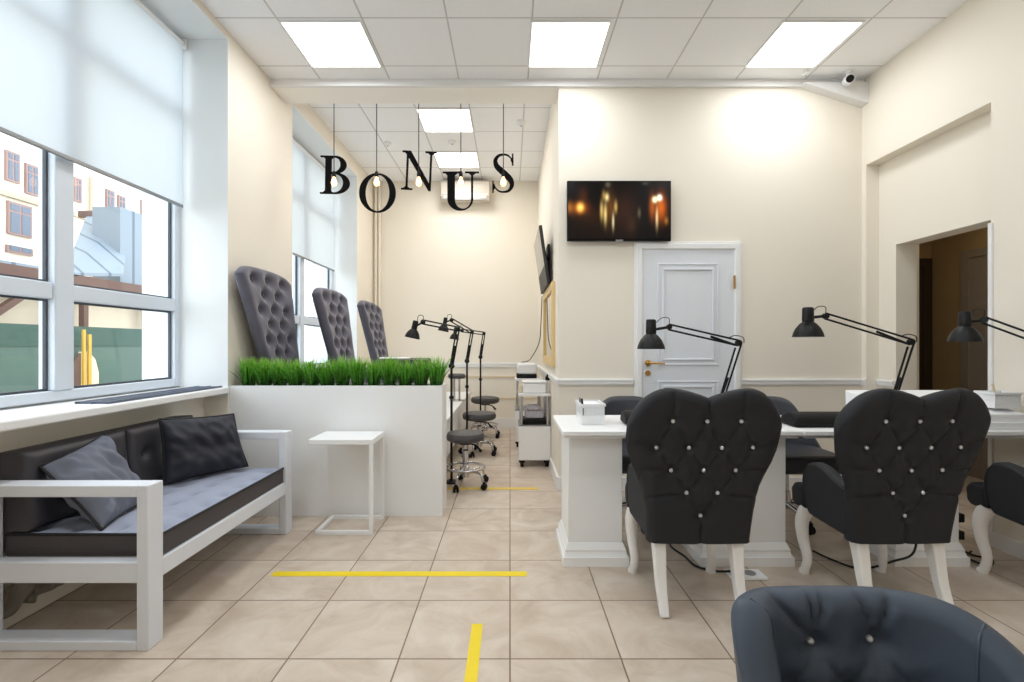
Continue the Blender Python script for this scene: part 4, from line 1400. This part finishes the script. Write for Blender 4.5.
# floor socket and cables
t = thing('floor_socket', 'white power socket plate on the floor behind the left chair', 'socket', (1.23, 2.56, 0))
box('plate', M['plast'], 1.15, 1.335, 2.51, 2.61, .001, .016, t, bevel=.003)
MB().lathe([(0, .016), (.03, .016), (.03, .02), (0, .02)], (1.265, 2.56, 0), 16).build('outlet', M['steel'], t, smooth=.6)
MB().lathe([(0, .016), (.022, .016), (.02, .05), (0, .055)], (1.185, 2.555, 0), 16).build('plug', M['blackpl'], t, smooth=.6)
for (pts, lab) in (
    ([(1.03, 3.0, .25), (1.0, 2.97, .12), (.955, 2.9, .03), (1.0, 2.78, .01), (1.02, 2.66, .008), (1.1, 2.60, .008), (1.185, 2.555, .03)], 'black cable curling from the left table pedestal to the floor socket'),
    ([(2.22, 2.64, .26), (2.18, 2.62, .10), (2.05, 2.6, .06), (1.9, 2.62, .012), (1.82, 2.72, .01), (1.78, 2.85, .01)], 'black cable looping under the right heart chair'),
    ([(2.56, 3.0, .30), (2.60, 2.9, .1), (2.66, 2.82, .012), (2.72, 2.74, .01), (2.62, 2.66, .01), (2.58, 2.74, .02), (2.70, 2.84, .012)], 'tangled cable on the floor beside the right wall pier')):
    tag(MB().tube(smoothpath(pts, 8), .006, 6).build('cable', M['cable'], smooth=1), lab, 'cable')
t = thing('power_strip', 'black power strips on the wall side of the right table pedestal', 'power strip', (2.62, 2.9, 0))
MB().box(2.55, 2.61, 2.78, 3.0, .20, .25).box(2.55, 2.61, 2.78, 3.0, .10, .15).box(2.555, 2.575, 2.85, 2.87, 0.0, .25).build('strip_body', M['blackpl'], t, bevel=.006)


# ------------------------------------------------------------------ heart-backed tufted armchairs
HB = [(-.15, .884), (0, .884), (.15, .884), (-.215, .763), (-.073, .763), (.073, .763), (.215, .763), (-.145, .657), (0, .657), (.145, .657), (-.07, .551), (.07, .551), (0, .442)]
WZ = [(.30, .236), (.46, .248), (.58, .266), (.65, .29), (.72, .32), (.78, .338), (.84, .347), (1.1, .347)]


def hw(z):
    for (a, b), (c, d) in zip(WZ, WZ[1:]):
        if z <= c:
            f = max(0, (z - a) / (c - a))
            return b + (d - b) * f
    return WZ[-1][1]


def htop(u):
    a = abs(u)
    if a < .5:
        return 1.031 - .042 * (1 - a / .5) ** 1.7
    return .80 + .231 * math.sqrt(max(0, 1 - ((a - .5) / .5) ** 2))


def heart_point(s, t):
    u = 2 * s - 1
    z = .315 + t * (htop(u) - .315)
    zz = .315 + t * (.84 - .315)
    return u * hw(zz), z


def seg_d(x, z, a, b):
    L2 = (b[0] - a[0]) ** 2 + (b[1] - a[1]) ** 2
    q = max(0, min(1, ((x - a[0]) * (b[0] - a[0]) + (z - a[1]) * (b[1] - a[1])) / L2))
    return math.hypot(x - a[0] - q * (b[0] - a[0]), z - a[1] - q * (b[1] - a[1]))


FOLDS = []
for i, a in enumerate(HB):
    for b in HB[i + 1:]:
        if .08 < abs(a[1] - b[1]) < .13 and .05 < abs(a[0] - b[0]) < .085:
            FOLDS.append((a, b))
for x in (-.15, 0, .15):
    FOLDS.append(((x, .884), (x * 1.03, 1.01)))
for sg in (-1, 1):
    FOLDS.append(((sg * .07, .551), (sg * .26, .53)))
    FOLDS.append(((sg * .145, .657), (sg * .28, .665)))
    FOLDS.append(((sg * .215, .763), (sg * .33, .80)))
FOLDS.append(((0, .442), (0, .32)))


def heart_y(x, z):
    """mid surface: reclined, wings wrapped forward"""
    return -.125 * max(0, (z - .33) / .7) ** 1.15 + .18 * x * x


def heart_outer(s, t):
    x, z = heart_point(s, t)
    u = abs(2 * s - 1)
    e = min((1 - u) * .33, (1 - t) * .62)
    f = math.sqrt(max(0, 1 - (1 - min(e / .05, 1)) ** 2))
    dip = 0
    for b in HB:
        dd = (x - b[0]) ** 2 + (z - b[1]) ** 2
        if dd < .03:
            dip = max(dip, .020 * math.exp(-dd / .0004) + .014 * math.exp(-dd / .003))
    fd = min(seg_d(x, z, a, b) for a, b in FOLDS)
    dip = max(dip, .0085 * math.exp(-(fd / .007) ** 2) + .006 * math.exp(-(fd / .02) ** 2))
    return Vector((x, heart_y(x, z) - .043 * f + dip * f, z))


def heart_inner(s, t):
    x, z = heart_point(s, t)
    u = abs(2 * s - 1)
    e = min((1 - u) * .33, (1 - t) * .62)
    f = math.sqrt(max(0, 1 - (1 - min(e / .05, 1)) ** 2))
    return Vector((x, heart_y(x, z) + .05 * f, z))


def heart_chair(label):
    r = thing('armchair', label, 'armchair', (0, 0, 0), 'black heart backed armchairs with white legs')
    bk = MB().shell(heart_outer, heart_inner, 96, 100).build('backrest', M['chair'], r, smooth=1.3)
    for b in HB:
        y = heart_y(*b) - .043 + .026
        MB().ball((b[0], y, b[1]), .010, 10, (1, .7, 1)).build('crystal_button', M['crystal'], bk, smooth=.3)
    m = MB()
    m.tube([(-.232, -.01, .318), (.232, -.01, .318)], .006, 6)
    m.build('piping', M['pipe'], bk, smooth=1)
    # seat
    MB().prism([(.03, .33), (.40, .35), (.425, .37), (.43, .44), (.40, .475), (.06, .45), (.03, .44)], 'yz', -.18, .18).prism([(.325, .345), (.41, .35), (.435, .37), (.44, .44), (.41, .476), (.325, .47)], 'yz', -.238, .238).build('seat', M['chair'], r, bevel=.02, segs=3)
    for sg in (-1, 1):
        prof = [(-.0, .325), (.27, .345), (.30, .39), (.315, .49), (.308, .565), (.275, .612), (.225, .625), (.17, .618), (.11, .592), (.05, .57), (.0, .565), (-.03, .57)]
        n = len(prof)
        m = MB()

        def xx(y, out):
            base = .178 + .05 * max(0, y)
            return sg * (base + (.062 if out else 0))
        A = [m.bm.verts.new((xx(y, True), y, z)) for y, z in prof]
        B = [m.bm.verts.new((xx(y, False), y, z)) for y, z in prof]
        m.bm.faces.new(A); m.bm.faces.new(list(reversed(B)))
        for i in range(n):
            m.bm.faces.new((A[i], B[i], B[(i + 1) % n], A[(i + 1) % n]))
        ar = m.build('armrest', M['chair'], r, bevel=.02, segs=3)
        rim = [(xx(y, True) - sg * .004, y, z) for y, z in prof[2:]]
        MB().tube(smoothpath([(p[0], p[1] * .97, p[2] - .018) for p in rim], 4), .006, 6).build('piping', M['pipe'], ar, smooth=1)
    for sg in (-1, 1):
        p = smoothpath([(sg * .20, .345, .36), (sg * .215, .372, .28), (sg * .213, .37, .19), (sg * .205, .345, .09), (sg * .208, .355, .03), (sg * .21, .368, .0)], 5)
        k = len(p)
        MB().tube(p, [.040 - .018 * min(1, i / (k * .6)) + (.004 if i > k * .85 else 0) for i in range(k)], 12).build('leg', M['legw'], r, smooth=.9)
        p = smoothpath([(sg * .178, .02, .33), (sg * .178, .0, .24), (sg * .178, -.025, .12), (sg * .176, -.075, .0)], 5)
        k = len(p)
        MB().tube(p, [.042 - .016 * i / (k - 1) for i in range(k)], square=True).build('leg', M['legw'], r, bevel=.005)
    return r


h1 = heart_chair('left black heart backed tufted armchair at the first manicure table')
h2 = copy_tree(h1)
h3 = copy_tree(h1)
h1.location = (.869, 2.245, 0); h1.rotation_euler = (0, 0, -.005)
h2.location = (1.799, 2.245, 0); h2.rotation_euler = (0, 0, .03)
relabel(h2, 'right black heart backed tufted armchair in front of the dark doorway')
h3.location = (2.74, 2.235, 0); h3.rotation_euler = (0, 0, -.02)
relabel(h3, 'black armchair cut by the right edge of the photo, only its arm showing')

# ------------------------------------------------------------------ foreground tub chair
tc = thing('tub_chair', 'blue grey tufted tub chair cropped at the bottom right corner', 'armchair', (.72, .62, 0))
# plan path of the shell, from the left arm round the back to the right arm
plan = smoothpath([(.48, .30, 0), (.475, .50, 0), (.473, .70, 0), (.475, .86, 0), (.486, .925, 0), (.518, .958, 0), (.57, .968, 0), (.66, .97, 0), (.76, .962, 0), (.838, .92, 0), (.893, .83, 0), (.93, .70, 0), (.955, .52, 0), (.96, .30, 0)], 10)
NP = len(plan) - 1


def tub_h(f):
    """height of the top edge along the path"""
    a = min(NP - 1, int(f * NP))
    y = plan[a].y + (plan[a + 1].y - plan[a].y) * (f * NP - a)
    k = max(0, min(1, (y - .84) / .10)) if f < .5 else max(0, min(1, (y - .70) / .25))
    k = k * k * (3 - 2 * k)
    return .575 + .147 * k


def tub_frame(f):
    i = f * NP
    a = int(min(NP - 1, i))
    fr = i - a
    p = plan[a] * (1 - fr) + plan[a + 1] * fr
    t0 = (plan[min(NP, a + 3)] - plan[max(0, a - 3)]).normalized()
    t1 = (plan[min(NP, a + 4)] - plan[max(0, a - 2)]).normalized()
    tg = (t0 * (1 - fr) + t1 * fr).normalized()
    nin = Vector((tg.y, -tg.x, 0))     # towards the seat
    return p, nin


tub_btn = []
for (px, py) in ((808, 638), (864, 634), (845, 681)):
    tub_btn.append((px, py))
BT = [(.612, .618), (.728, .624), (.555, .53), (.672, .527), (.79, .53), (.84, .618)]
TF = [((.612, .618), (.60, .75)), ((.612, .618), (.635, .75)), ((.728, .624), (.69, .75)), ((.728, .624), (.765, .75)), ((.612, .618), (.672, .527)), ((.728, .624), (.672, .527)), ((.728, .624), (.79, .53)), ((.612, .618), (.50, .75)), ((.612, .618), (.555, .53))]


def tub_in(s, t):
    p, nin = tub_frame(s)
    zt = tub_h(s)
    z = .30 + (zt - .30) * t
    e = min((zt - z), min(s, 1 - s) * 1.6)
    f = math.sqrt(max(0, 1 - (1 - min(e / .036, 1)) ** 2))
    lean = -.10 * max(0, (z - .45)) * (1 if p.y > .7 else .3)
    q = p + nin * (.036 * f + lean)
    if p.y > .80:
        dip = 0
        for b in BT[:5]:
            dd = (q.x - b[0]) ** 2 + (z - b[1]) ** 2
            dip = max(dip, .022 * math.exp(-dd / .0005) + .018 * math.exp(-dd / .004))
        fd = min(seg_d(q.x, z, a, b) for a, b in TF)
        dip = max(dip, .011 * math.exp(-(fd / .006) ** 2) + .008 * math.exp(-(fd / .02) ** 2))
        q -= nin * dip * min(1, (p.y - .8) / .08) * f
    return Vector((q.x, q.y, z))


def tub_out(s, t):
    p, nin = tub_frame(s)
    zt = tub_h(s)
    z = .30 + (zt - .30) * t
    e = min((zt - z), min(s, 1 - s) * 1.6)
    f = math.sqrt(max(0, 1 - (1 - min(e / .036, 1)) ** 2))
    lean = -.10 * max(0, (z - .45)) * (1 if p.y > .7 else .3)
    q = p - nin * (.036 * f - lean)
    return Vector((q.x, q.y, z))


sh_ = MB().shell(tub_in, tub_out, 190, 70).build('backrest', M['tub'], tc, smooth=1.3)
for b in BT[:5]:
    best = min((abs(tub_in(k / 190, .7).x - b[0]), k) for k in range(60, 130))[1] / 190
    zt = tub_h(best)
    q = tub_in(best, (b[1] - .30) / (zt - .30))
    p, nin = tub_frame(best)
    MB().ball(q + nin * .003, .008, 10).build('crystal_button', M['crystal'], sh_, smooth=.3)
fl = min((abs(p.x - .494) + (9 if p.y < .9 else 0), k) for k, p in enumerate(plan))[1] / NP
fr_ = min((abs(p.x - .865) + (9 if p.y < .8 else 0), k) for k, p in enumerate(plan))[1] / NP
for f in (fl, fr_):
    pts = [tub_in(f, k / 30) for k in range(6, 31)]
    p, nin = tub_frame(f)
    MB().tube([q + nin * .0005 for q in pts], .0028, 6).build('seam', M['tub'], sh_, smooth=1)
MB().prism([(.50, .30), (.93, .30), (.92, .80), (.84, .90), (.56, .91), (.50, .86)], 'xy', .30, .45).build('seat', M['tub'], tc, bevel=.03, segs=3)
MB().prism([(.47, .32), (.95, .32), (.92, .80), (.84, .92), (.56, .94), (.47, .86)], 'xy', .27, .32).build('seat_base', M['tub'], tc, bevel=.01)
for (x, y) in ((.50, .36), (.92, .36), (.55, .86), (.85, .84)):
    MB().tube([(x, y, .28), (x, y, 0)], [.026, .016], 10).build('leg', M['legw'], tc, smooth=.8)


# ------------------------------------------------------------------ swivel chairs behind the tables
def swivel(x, y, label):
    r = thing('swivel_chair', label, 'chair', (0, 0, 0), 'charcoal swivel chairs behind the manicure tables')

    def bf(s, t):
        u = 2 * s - 1
        wdt = .29 - .075 * t ** 1.2
        a = u * 1.15
        z = .47 + .36 * t - .13 * (abs(u) ** 4) * t
        return Vector((math.sin(a) / math.sin(1.15) * wdt, .22 + .08 * t - .30 * (1 - math.cos(a)) * (1 - .35 * t), z))

    def fb(s, t):
        p = bf(s, t)
        u = 2 * s - 1
        e = min((1 - abs(u)) * .3, (1 - t) * .4, t * .4 + .02)
        f = math.sqrt(max(0, 1 - (1 - min(e / .03, 1)) ** 2))
        return p + Vector((-u * .02, -.035, 0)) * f

    def bb(s, t):
        p = bf(s, t)
        u = 2 * s - 1
        e = min((1 - abs(u)) * .3, (1 - t) * .4, t * .4 + .02)
        f = math.sqrt(max(0, 1 - (1 - min(e / .03, 1)) ** 2))
        return p + Vector((u * .02, .03, 0)) * f
    MB().shell(fb, bb, 40, 24).build('backrest', M['office'], r, smooth=1.2)
    MB().prism([(-.27, -.24), (-.22, -.29), (.22, -.29), (.27, -.24), (.27, .17), (.18, .24), (-.18, .24), (-.27, .17)], 'xy', .38, .50).build('seat', M['office'], r, bevel=.035, segs=3)
    MB().lathe([(0, .08), (.035, .08), (.035, .2), (.022, .2), (.022, .36), (.10, .37), (.10, .385), (0, .385)], (0, 0, 0), 16).build('post', M['chrome'], r, smooth=.6)
    for k in range(5):
        a = 2 * PI * k / 5 - PI / 2
        c, s = math.cos(a), math.sin(a)
        lg = MB().tube([(.02 * c, .02 * s, .11), (.15 * c, .15 * s, .10), (.28 * c, .28 * s, .075)], [.022, .018, .014], 8).build('leg', M['chrome'], r, smooth=.8)
        ax = Matrix.Rotation(a + .4, 3, 'Z') @ Matrix.Rotation(PI / 2, 3, 'X')
        m = MB()
        for o in (-.014, .014):
            m.lathe([(0, o - .009), (.024, o - .009), (.028, o - .004), (.028, o + .004), (.024, o + .009), (0, o + .009)], (.28 * c, .28 * s, .028), 14, ax)
        m.box(.28 * c - .012, .28 * c + .012, .28 * s - .012, .28 * s + .012, .03, .075)
        m.build('caster', M['blackpl'], lg, smooth=.7)
    r.location = (x, y, 0)
    return r


c1 = swivel(.88, 3.42, 'charcoal swivel chair behind the left table, its backrest beside the basket')
c2 = copy_tree(c1)
c2.location = (1.93, 3.40, 0)
relabel(c2, 'charcoal swivel chair behind the table gap between the heart chairs')

# ------------------------------------------------------------------ camera and colour
cam = bpy.data.cameras.new('camera')
cam.sensor_width = 36
cam.lens = F / 1024 * 36
cam.shift_x = 2 / 1024
cam.shift_y = 4 / 1024
cam.clip_start = .02
co = bpy.data.objects.new('camera', cam)
C.objects.link(co)
co.location = (0, 0, CH)
co.rotation_euler = (PI / 2, 0, 0)
bpy.context.scene.camera = co
sc = bpy.context.scene
sc.view_settings.view_transform = 'Standard'
sc.view_settings.look = 'None'
sc.view_settings.exposure = 0.25
sc.cycles.use_denoising = True
sc.cycles.max_bounces = 10
sc.cycles.diffuse_bounces = 6
sc.cycles.transparent_max_bounces = 12
